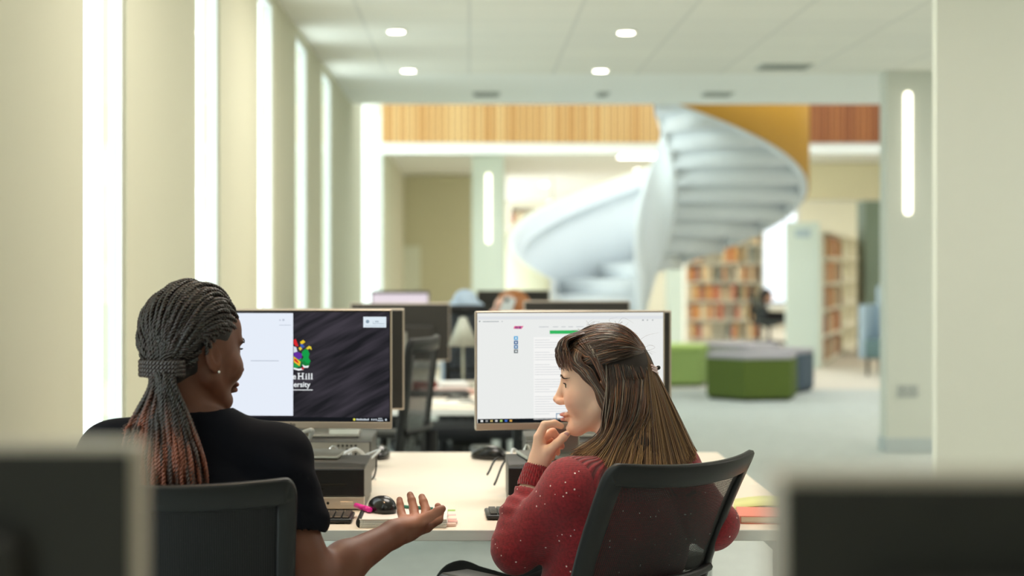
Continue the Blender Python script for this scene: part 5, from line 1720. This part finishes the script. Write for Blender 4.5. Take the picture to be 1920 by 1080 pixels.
# jumper
def jumper_mat(ribbed):
    nm = 'jumper_rib' if ribbed else 'jumper_knit'
    m = mat(nm, (150, 26, 38), .85, sheen=.25)
    nt = m.node_tree; b = nt.nodes['Principled BSDF']
    tc = nt.nodes.new('ShaderNodeTexCoord')
    vo = nt.nodes.new('ShaderNodeTexVoronoi'); vo.inputs['Scale'].default_value = 62
    nt.links.new(tc.outputs['Object'], vo.inputs['Vector'])
    lt = nt.nodes.new('ShaderNodeMath'); lt.operation = 'LESS_THAN'; lt.inputs[1].default_value = .125
    nt.links.new(vo.outputs['Distance'], lt.inputs[0])
    sc = nt.nodes.new('ShaderNodeSeparateColor'); nt.links.new(vo.outputs['Color'], sc.inputs[0])
    g2 = nt.nodes.new('ShaderNodeMath'); g2.operation = 'GREATER_THAN'; g2.inputs[1].default_value = .22 if not ribbed else 2.0
    nt.links.new(sc.outputs[0], g2.inputs[0])
    mu = nt.nodes.new('ShaderNodeMath'); mu.operation = 'MULTIPLY'; nt.links.new(lt.outputs[0], mu.inputs[0]); nt.links.new(g2.outputs[0], mu.inputs[1])
    no = nt.nodes.new('ShaderNodeTexNoise'); no.inputs['Scale'].default_value = 160; nt.links.new(tc.outputs['Object'], no.inputs['Vector'])
    cr = nt.nodes.new('ShaderNodeValToRGB')
    cr.color_ramp.elements[0].position = .3; cr.color_ramp.elements[0].color = lin((124, 16, 30)) + (1,)
    cr.color_ramp.elements[1].position = .7; cr.color_ramp.elements[1].color = lin((164, 28, 42)) + (1,)
    nt.links.new(no.outputs['Fac'], cr.inputs[0])
    mx = nt.nodes.new('ShaderNodeMix'); mx.data_type = 'RGBA'
    nt.links.new(mu.outputs[0], mx.inputs[0]); nt.links.new(cr.outputs[0], mx.inputs[6]); mx.inputs[7].default_value = lin((250, 226, 222)) + (1,)
    nt.links.new(mx.outputs[2], b.inputs['Base Color'])
    wv_ = nt.nodes.new('ShaderNodeTexWave'); wv_.inputs['Scale'].default_value = 170 if not ribbed else 75; wv_.bands_direction = 'Z' if not ribbed else 'X'
    nt.links.new(tc.outputs['Object'], wv_.inputs['Vector'])
    bp = nt.nodes.new('ShaderNodeBump'); bp.inputs['Strength'].default_value = .5 if not ribbed else .8; bp.inputs['Distance'].default_value = .002
    if ribbed:
        nt.links.new(wv_.outputs['Fac'], bp.inputs['Height'])
    else:                                   # ribbed neckband knitted into the jumper: ribs run out from the neck
        c_ = nbR - LR
        sv_ = nt.nodes.new('ShaderNodeVectorMath'); sv_.operation = 'SUBTRACT'; sv_.inputs[1].default_value = tuple(c_)
        nt.links.new(tc.outputs['Object'], sv_.inputs[0])
        sx_ = nt.nodes.new('ShaderNodeSeparateXYZ'); nt.links.new(sv_.outputs[0], sx_.inputs[0])
        def mth(op, a, b=None):
            n_ = nt.nodes.new('ShaderNodeMath'); n_.operation = op
            for i_, v_ in enumerate((a, b)):
                if v_ is None: continue
                if isinstance(v_, (int, float)): n_.inputs[i_].default_value = v_
                else: nt.links.new(v_, n_.inputs[i_])
            return n_.outputs[0]
        an_ = mth('ARCTAN2', sx_.outputs[1], sx_.outputs[0])
        rib_ = mth('SINE', mth('MULTIPLY', an_, 84.0))
        rr_ = mth('SQRT', mth('ADD', mth('MULTIPLY', sx_.outputs[0], sx_.outputs[0]), mth('MULTIPLY', sx_.outputs[1], sx_.outputs[1])))
        mk_ = mth('MULTIPLY', mth('LESS_THAN', rr_, .165), mth('GREATER_THAN', sx_.outputs[2], -.080))
        hgt = mth('ADD', mth('MULTIPLY', mth('MULTIPLY', rib_, mk_), 1.6), mth('MULTIPLY', wv_.outputs['Fac'], mth('SUBTRACT', 1.0, mk_)))
        nt.links.new(hgt, bp.inputs['Height'])
        nt.links.new(mth('MULTIPLY', mu.outputs[0], mth('SUBTRACT', 1.0, mk_)), mx.inputs[0])
        mxx = nt.nodes.new('ShaderNodeMix'); mxx.data_type = 'RGBA'
        nt.links.new(mth('MULTIPLY', mth('LESS_THAN', rib_, -.35), mk_), mxx.inputs[0])
        nt.links.new(mx.outputs[2], mxx.inputs[6]); mxx.inputs[7].default_value = lin((96, 10, 22)) + (1,)
        nt.links.new(mxx.outputs[2], b.inputs['Base Color'])
    nt.links.new(bp.outputs[0], b.inputs['Normal'])
    return m
F = Field((-0.02, 3.52, 0.48), (0.68, 4.16, 1.00), 0.0042)
torso_R(F, g=.012); arms_R(F, g=.013, g2=.009)
for e1, w_ in ((elNR, wrNR), (elFR, wrFR)):
    ax = (w_ - e1) / np.linalg.norm(w_ - e1)
    F.cone(w_ - ax * .012, w_ + ax * .06, .052, .052, .002, 's')
F.cone(nbR + V3(0, .008, -.016), nbR + V3(0, .015, .12), .066, .080, .006, 's')
V, Fq = F.mesh(); V = smooth_mesh(V, Fq, 1)
axn = (wrNR - elNR) / np.linalg.norm(wrNR - elNR)
def folds(v):
    s = (v - elNR) @ axn
    rad = np.linalg.norm((v - elNR) - np.outer(s, axn), axis=1)
    onarm = np.exp(-(np.maximum(rad - .05, 0) / .02) ** 2) * ((s > -.02) & (s < .18))
    a = onarm * (np.sin(s * 210 + np.sin(v[:, 0] * 60) * 1.2) * .9 + np.sin(s * 95) * .6) * np.clip((s - .02) / .05, .3, 1)
    return a + .8 * wave(v, [((.5, .6, .8), 48, 0, .8), ((-.7, .3, .6), 70, 1, .6), ((.2, 1.0, .3), 33, 2, .6)])
V = relief(V, Fq, .0022, folds)
raw('jumper', in_rootspace(V, LR), Fq, jumper_mat(False), wr)
def band(name, a, b, ra, rb, hole, rib=46, flat=None, fs=1.0):
    """ribbed knitted cuff or collar round the axis a-b"""
    ax = (b - a); L_ = np.linalg.norm(ax); ax = ax / L_
    u = np.cross(ax, V3(.2, -.3, 1)); u /= np.linalg.norm(u); v = np.cross(ax, u)
    n1 = rib * 4; vs = []
    prof = [(0, ra, 0), (.15, ra * 1.02, 1), (.5, (ra + rb) / 2 * 1.02, 1), (.9, rb * 1.02, 1), (1, rb * .97, 1), (1, rb * .88, 0), (.5, (ra + rb) / 2 * .88, 0)]
    for t, r_, k in prof:
        for i in range(n1):
            an = 2 * PI * i / n1
            rr2 = r_ + (k * .0011 * math.cos(rib * an))
            vs.append(a + ax * L_ * t + u * rr2 * math.cos(an) + v * rr2 * math.sin(an) * fs)
    fs_ = []
    for j in range(len(prof) - 1):
        for i in range(n1):
            fs_.append((j * n1 + i, j * n1 + (i + 1) % n1, (j + 1) * n1 + (i + 1) % n1, (j + 1) * n1 + i))
    return raw(name, in_rootspace(np.array(vs), LR), fs_, jumper_mat(True), wr)
band('cuff', wrNR - axn * .045, wrNR + axn * .006, .0345, .0300, 0, 34)
ax2 = (wrFR - elFR) / np.linalg.norm(wrFR - elFR)
band('cuff', wrFR - ax2 * .045, wrFR + ax2 * .004, .0345, .0300, 0, 34)
band('collar', nbR + V3(-.004, .0, -.030), nbR + V3(0, .006, .004), .092, .070, 0, 60)
shoe_and_legs(wr, LR, V3(.17, 3.74, .54), V3(.31, 3.86, .54), V3(-.02, 4.08, .55), V3(.16, 4.22, .55), V3(-.02, 4.12, 0), V3(.16, 4.3, 0), (-.4, .9, 0),
              mat('black_trousers', (20, 20, 22), .85), mat('shoe_black', (22, 22, 24), .5), pvR + V3(0, 0, .02), r0=.075)

# hair: strands over an inner volume
rh = random.Random(9)
SRR = V3(.101, .080, .098)
clipd = ell_point(V3(-1, .22, .42), SC, SRR) - SC
F = Field(HR.o - V3(.22, .26, .32), HR.o + V3(.32, .22, .2), .005)
HR.e(F, (-.016, 0, .032), (.097, .079, .096), .01)
HR.e(F, (.108, 0, -.035), (.098, .13, .125), .010, 's')
F.cone(HR.w(-.055, .0, 0), PP(1195, 850, 3.745), .062, .062, .04, flat=(0, 1, 0), fs=.9)
F.cone(HR.w(-.055, .028, -.01), PP(1140, 838, 3.73), .036, .022, .03)
F.cone(HR.w(-.07, .0, -.03), PP(1262, 845, 3.79), .045, .030, .04)
HR.e(F, (.052, .085, -.060), (.052, .055, .075), .010, 's')
V, Fq = F.mesh()
raw('hair', in_rootspace(V, LR), Fq, hair_mat('hair_scalp', .6), wr, True, None, np.tile(np.array(lin((40, 26, 20))), (len(V), 1)))
parts, cols = [], []
def strand(pts, r0, c0, c1, tmix=.55, n=4, sub=5):
    q = catmull(pts, sub)
    k = len(q); t = np.linspace(0, 1, k)
    Vt, Ft = tube_arrays(q, r0 * (1 - .65 * t ** 2), n)
    parts.append((Vt, Ft))
    tt = np.repeat(t, n)[:, None]
    mx = np.clip((tt - tmix) / (1 - tmix), 0, 1)
    cols.append(np.array(lin(c0)) * (1 - mx) + np.array(lin(c1)) * mx)
def tone():
    v = rh.random()
    if v < .10: return (132, 92, 62)
    if v < .26: return (104, 58, 36)
    if v < .33: return (140, 130, 118)
    k = rh.uniform(.75, 1.15)
    return (int(58 * k), int(38 * k), int(28 * k))
def endtone():
    v = rh.random()
    return (190, 148, 98) if v < .45 else (122, 86, 56) if v < .85 else (86, 54, 38)
EX = [1076, 1105, 1140, 1180, 1225, 1268, 1300, 1290, 1250]      # hair ends around the back, near side to far side
EY = [852, 868, 884, 890, 890, 880, 852, 850, 850]
ED = [3.735, 3.700, 3.672, 3.660, 3.668, 3.700, 3.765, 3.86, 3.93]
def fall_end(s, j=0.0):
    x = np.interp(s * 8, range(9), EX); y = np.interp(s * 8, range(9), EY); d = np.interp(s * 8, range(9), ED)
    return PP(x + rh.uniform(-9, 9), y + rh.uniform(-10, 14), d + rh.uniform(-.004, .02) + j)
for i in range(2300):                     # curtain of hair from ear to ear round the back
    s = rh.random()
    az = R(94 + s * 180)
    lay = rh.uniform(-.002, .010)
    el = R(rh.uniform(-2, 12))
    pts = []
    for k in range(4):
        e1 = el * (1 - k / 3) + R(-16) * (k / 3)
        d = V3(math.cos(az) * math.cos(e1), math.sin(az) * math.cos(e1), math.sin(e1))
        pts.append(HR.ws([ell_point(d, SC, SRR + .000 + .003 * k + lay * k / 3)])[0])
    E_ = fall_end(s)
    p3 = pts[-1]
    low = HR.w(0, 0, 0)
    m1 = p3 * .66 + E_ * .34 + V3(0, 0, -.004); m2 = p3 * .30 + E_ * .70
    out = HR.R @ V3(math.cos(az), math.sin(az), 0)
    w0 = max(0, 1 - s * 4); m1 = m1 + out * (.010 + lay) + V3(.020 * w0, 0, 0); m2 = m2 + out * .005 + V3(.036 * w0, 0, -.004 * w0)
    strand(pts + [m1, m2, E_], rh.uniform(.0008, .0014), tone(), endtone(), rh.uniform(.55, .85))
for i in range(1500):                      # top hair swept back to the clip
    a = R(rh.uniform(-75, 75)) if rh.random() < .4 else R(rh.uniform(5, 88)); e0 = R(rh.uniform(28, 62) if rh.random() < .7 else rh.uniform(50, 85))
    if rh.random() < .3: a = R(rh.uniform(48, 95)); e0 = R(rh.uniform(12, 34))
    d0 = V3(math.cos(a) * math.cos(e0), math.sin(a) * math.cos(e0), math.sin(e0))
    p0 = ell_point(d0, SC, SRR)
    if not hair_ok(p0, .0): continue
    lay = rh.uniform(.001, .009)
    pts = []
    sag = rh.uniform(-.15, .22) * (1 if math.sin(a) > -.2 else -1)
    for k in range(9):
        t = k / 8
        d = slerp(d0, clipd, t) + V3(0, sag * math.sin(PI * t) * .5, -abs(sag) * .35 * math.sin(PI * t))
        pts.append(HR.ws([ell_point(d, SC, SRR + .003 + lay * math.sin(PI * min(1, t * 1.1 + .1)))])[0])
    if rh.random() < .55:
        s = rh.uniform(.35, .8)
        E_ = fall_end(s)
        c_ = pts[-1]
        pts += [c_ * .68 + E_ * .32 + HR.R @ V3(-.003, 0, 0), c_ * .32 + E_ * .68 + HR.R @ V3(-.002, 0, 0), E_]
    strand(pts, rh.uniform(.0008, .0014), tone(), endtone() if len(pts) > 10 else tone(), .7)
for i in range(420):                      # hair over the temple, ear and cheek edge on the near side
    a = R(rh.uniform(30, 78)); e0 = R(rh.uniform(30, 62))
    d0 = V3(math.cos(a) * math.cos(e0), math.sin(a) * math.cos(e0), math.sin(e0))
    lay = rh.uniform(.0, .007)
    d1 = V3(math.cos(R(86)), math.sin(R(86)), .18)
    pts = [HR.ws([ell_point(slerp(d0, d1, k / 4), SC, SRR + .003 + lay)])[0] for k in range(5)]
    x = rh.uniform(0, .3)
    E_ = fall_end(x)
    p_ear = HR.w(-.022 - x * .05 + rh.uniform(-.006, .004), .087 + lay, -.030)
    p_jaw = HR.w(-.026 - x * .06 + rh.uniform(-.005, .005), .088 + lay, -.075)
    pts = pts[:4] + [p_ear, p_jaw, p_jaw * .5 + E_ * .5 + V3(.028, -.004, -.010), E_]
    strand(pts, rh.uniform(.0008, .0014), tone(), endtone(), .6)
for i in range(330):                      # side fringe sweeping back over the temple to the ear
    x = rh.random()
    pA = ell_point(V3(.045 - x * .03, .030 + rh.uniform(-.02, .01), .085), SC, SRR + .006)
    lay = rh.uniform(0, .006)
    pB = V3(.066 - x * .030, .060 + x * .016 + lay * .6, .062 + rh.uniform(-.006, .006))
    pC = V3(.040 - x * .030, .079 + x * .006 + lay, .030 + rh.uniform(-.008, .008))
    pD = V3(.012 - x * .022, .085 + lay, -.006); pH = V3(.000 - x * .03 + rh.uniform(-.004, .003), .087 + lay, -.038); pG = V3(-.014 - x * .045 + rh.uniform(-.005, .004), .086 + lay, -.078); pK = V3(-.016 - x * .05, .088 + lay, -.108)
    E_ = fall_end(x * .3)
    W_ = [HR.ws([q])[0] for q in (pA, pB, pC, pD, pH, pG, pK)]
    strand(W_ + [W_[-1] * .5 + E_ * .5 + V3(.026, -.004, -.012), E_], rh.uniform(.0008, .0013), tone(), endtone(), .6)
for i in range(260):                      # fringe
    l0 = rh.uniform(-.045, .055); f0 = rh.uniform(.012, .045)
    d0 = V3(f0 - SC[0], l0 * .7, .09)
    pA = ell_point(d0, SC, SRR + .008)
    le = l0 * 1.15 + rh.uniform(-.008, .012)
    fe = .092 - 8.5 * le * le + rh.uniform(-.002, .005)
    ue = .050 + rh.uniform(-.012, .012) - .12 * max(le, 0)
    pB = V3(.078 + rh.uniform(0, .008) - 3 * le * le, (l0 + le) / 2, .106 + rh.uniform(-.006, .004)); pC = V3(fe + .008, le * .97, ue + .026)
    pD = V3(fe, le + (.012 if le > 0 else -.006), ue)
    strand([HR.ws([q])[0] for q in (pA, pB, pC, pD)], rh.uniform(.0007, .0012), tone(), (96, 56, 38), .6)
for i in range(70):                       # loose flying hairs
    a = R(rh.uniform(-20, 180)); e0 = R(rh.uniform(15, 75))
    d0 = V3(math.cos(a) * math.cos(e0), math.sin(a) * math.cos(e0) , math.sin(e0))
    p = ell_point(d0, SC, SRR + .012)
    q1 = p + V3(rh.uniform(-.02, .02), rh.uniform(-.01, .01), rh.uniform(.0, .014)); q2 = q1 + V3(rh.uniform(-.03, .02), rh.uniform(-.01, .01), rh.uniform(-.02, .008))
    strand([HR.ws([z])[0] for z in (p, q1, q2)], .00020, (120, 90, 66), (140, 110, 80), .5)
V, Fq = merge(parts)
raw('hair_strands', in_rootspace(V, LR), Fq, hair_mat('hair_strand', .38), wr, True, None, np.concatenate(cols))
# claw clip
cp = P(1229, 690, 3.80) - Vector(LR)
b = bmesh.new()
for k in range(3):
    M_ = Matrix.Translation(cp + Vector((-.004 + .001 * k, -.006, .004 - .0055 * k))) @ Matrix.Rotation(R(30), 4, 'Y')
    box(b, -.008, .008, -.010, .010, -.0018, .0018, .001, 1, M=M_)
obj('hair_clip', b, mat('clip_pink', (232, 200, 196), .2), wr)
b = bmesh.new(); bmesh.ops.create_uvsphere(b, u_segments=12, v_segments=8, radius=.005)
bmesh.ops.transform(b, matrix=Matrix.Translation(cp + Vector((.006, -.004, .001))), verts=b.verts)
obj('clip_bead', b, mat('clip_black', (16, 14, 14), .15), wr, True)

# ------------------------------------------------------------------ people far behind
def far_person(label, hx, hy, d, fwd, hair, skin, top, hairlen=0.0, arm=None, topc=None):
    H = Head(PP(hx, hy, d), fwd)
    loc = V3(H.o[0], H.o[1], 0)
    t = thing('person', label, 'person', tuple(loc))
    f = H.R[:, 0] * V3(1, 1, 0); f /= np.linalg.norm(f); l = np.cross(V3(0, 0, 1), f)
    nb = H.w(-.04, 0, -.16); pv = V3(nb[0], nb[1], .52) - f * .02
    sh = [nb + l * s * .17 - V3(0, 0, .05) for s in (-1, 1)]
    el = [sh[0] + f * .08 - V3(0, 0, .24), sh[1] + f * .08 - V3(0, 0, .24)]
    ha = [el[0] + f * .22 + V3(0, 0, .02), el[1] + f * .22 + V3(0, 0, .02)]
    if arm is not None: el[0] = np.array(arm[0]); ha[0] = np.array(arm[1])
    lo = np.minimum.reduce(el + ha + sh + [pv, nb]) - .12; hi = np.maximum.reduce(el + ha + sh + [H.o]) + .2
    F = Field(lo, hi, .006)
    head_prims(F, H)
    F.cone(H.w(-.035, 0, -.05), nb, .048, .052, .03)
    F.cone(pv, nb - V3(0, 0, .16), .135, .15, .05, flat=f, fs=.7)
    for i in range(2):
        F.cone(nb - V3(0, 0, .03), sh[i], .045, .046, .04); F.cone(sh[i], el[i], .045, .038, .02); F.cone(el[i], ha[i], .038, .024, .02)
        w = (ha[i] - el[i]) / np.linalg.norm(ha[i] - el[i]); sd = np.cross(w, V3(0, .3, 1)); sd /= np.linalg.norm(sd)
        F.cone(ha[i], ha[i] + w * .07, .026, .028, .02)
        for o_ in (-.024, -.008, .008, .024): F.cone(ha[i] + w * .08 + sd * o_, ha[i] + w * .15 + sd * o_ * 1.2, .0095, .0075, .003)
        F.cone(ha[i] + w * .03 + sd * .02, ha[i] + w * .08 + sd * .05, .012, .009, .004)
    V, Fq = F.mesh()
    raw('body', V - loc, Fq, skin_mat('skin_fair', .15, .45), t, True, None, np.tile(np.array(lin(skin)), (len(V), 1)))
    F = Field(lo, hi, .010)
    F.cone(pv, nb - V3(0, 0, .16), .135, .15, .05, g=.014, flat=f, fs=.7)
    for i in range(2):
        F.cone(nb - V3(0, 0, .03), sh[i], .045, .046, .04, g=.012); F.cone(sh[i], el[i], .045, .038, .02, g=.014)
        F.cone(el[i], el[i] * .3 + ha[i] * .7, .038, .030, .02, g=.012)
    F.cone(nb, H.w(-.03, 0, -.08), .056, .056, .006, 's')
    V, Fq = F.mesh(); raw('top', V - loc, Fq, mat('top_%d_%d_%d' % topc, topc, .85), t)
    F = Field(H.o - .35, H.o + .25, .006)
    H.e(F, (-.018, 0, .034), (.103, .086, .101), .01)
    if hairlen: H.c(F, (-.05, 0, 0), (-.06, 0, -hairlen), .075, .06, .03)
    H.e(F, (.10, 0, -.045), (.080, .12, .115), .012, 's')
    V, Fq = F.mesh(); V = relief(V, Fq, .003, lambda v: wave(v, [((1, .3, .1), 260, 0, 1), ((.2, 1, .3), 200, 1, .7)]))
    raw('hair', V - loc, Fq, hair_mat('hair_braid', .34), t, True, None, np.tile(np.array(lin(hair)), (len(V), 1)))
    shoe_and_legs(t, loc, pv + l * .09, pv - l * .09, pv + l * .1 + f * .42, pv - l * .1 + f * .42, (pv + l * .1 + f * .45) * V3(1, 1, 0), (pv - l * .1 + f * .45) * V3(1, 1, 0), tuple(f),
                  mat('black_trousers', (20, 20, 22), .85), mat('shoe_black', (22, 22, 24), .5), pv + V3(0, 0, .05), r0=.075)
    return t, H
t1, H1 = far_person('person with dark hair, only the top of the head showing over the far left monitor', 715, 590, 12.6, (.05, -1, -.2), (52, 34, 26), (196, 150, 124), None, topc=(60, 66, 84))
t2, H2 = far_person('ginger-haired person seen between the monitors, holding a pale phone', 957, 586, 10.0, (-1, -.35, -.05), (176, 112, 62), (236, 190, 168), None, .16,
                    arm=(PP(880, 640, 9.9), PP(926, 590, 9.86)), topc=(60, 62, 70))
ph = thing('mobile_phone', 'pale mobile phone held by the ginger-haired person', 'phone', P(950, 578, 9.75), R(15))
ph.rotation_euler = (R(10), R(18), R(10))
obj('phone_body', nbox(-.035, .035, -.004, .004, -.065, .065, .003, 2), mat('phone_pale', (226, 234, 236), .3), ph)
obj('phone_camera', nbox(-.028, -.006, -.0055, -.004, .035, .058, .001, 1), M_DARK, ph)
t3, H3 = far_person('dark-haired person sitting far off by the bright window', 1437, 556, 27.5, (.9, -.3, -.1), (34, 24, 22), (206, 160, 136), None, .2, topc=(52, 60, 66))
for q, lab, px, d in ((0, 'chair of the dark-haired person on the far left', 715, 12.6), (1, 'chair of the ginger-haired person', 957, 10.0), (2, 'chair of the dark-haired person by the bright window', 1437, 27.5)):
    h_ = (H1, H2, H3)[q]
    f = h_.R[:, 0]; yaw = math.atan2(f[1], f[0]) - PI / 2
    b0 = V3(h_.o[0], h_.o[1], 0) - V3(f[0], f[1], 0) * .22
    office_chair('black office ' + lab, tuple(b0), yaw, dict(pE, z1=.86, lean=.02, curve=.03), arms=False)
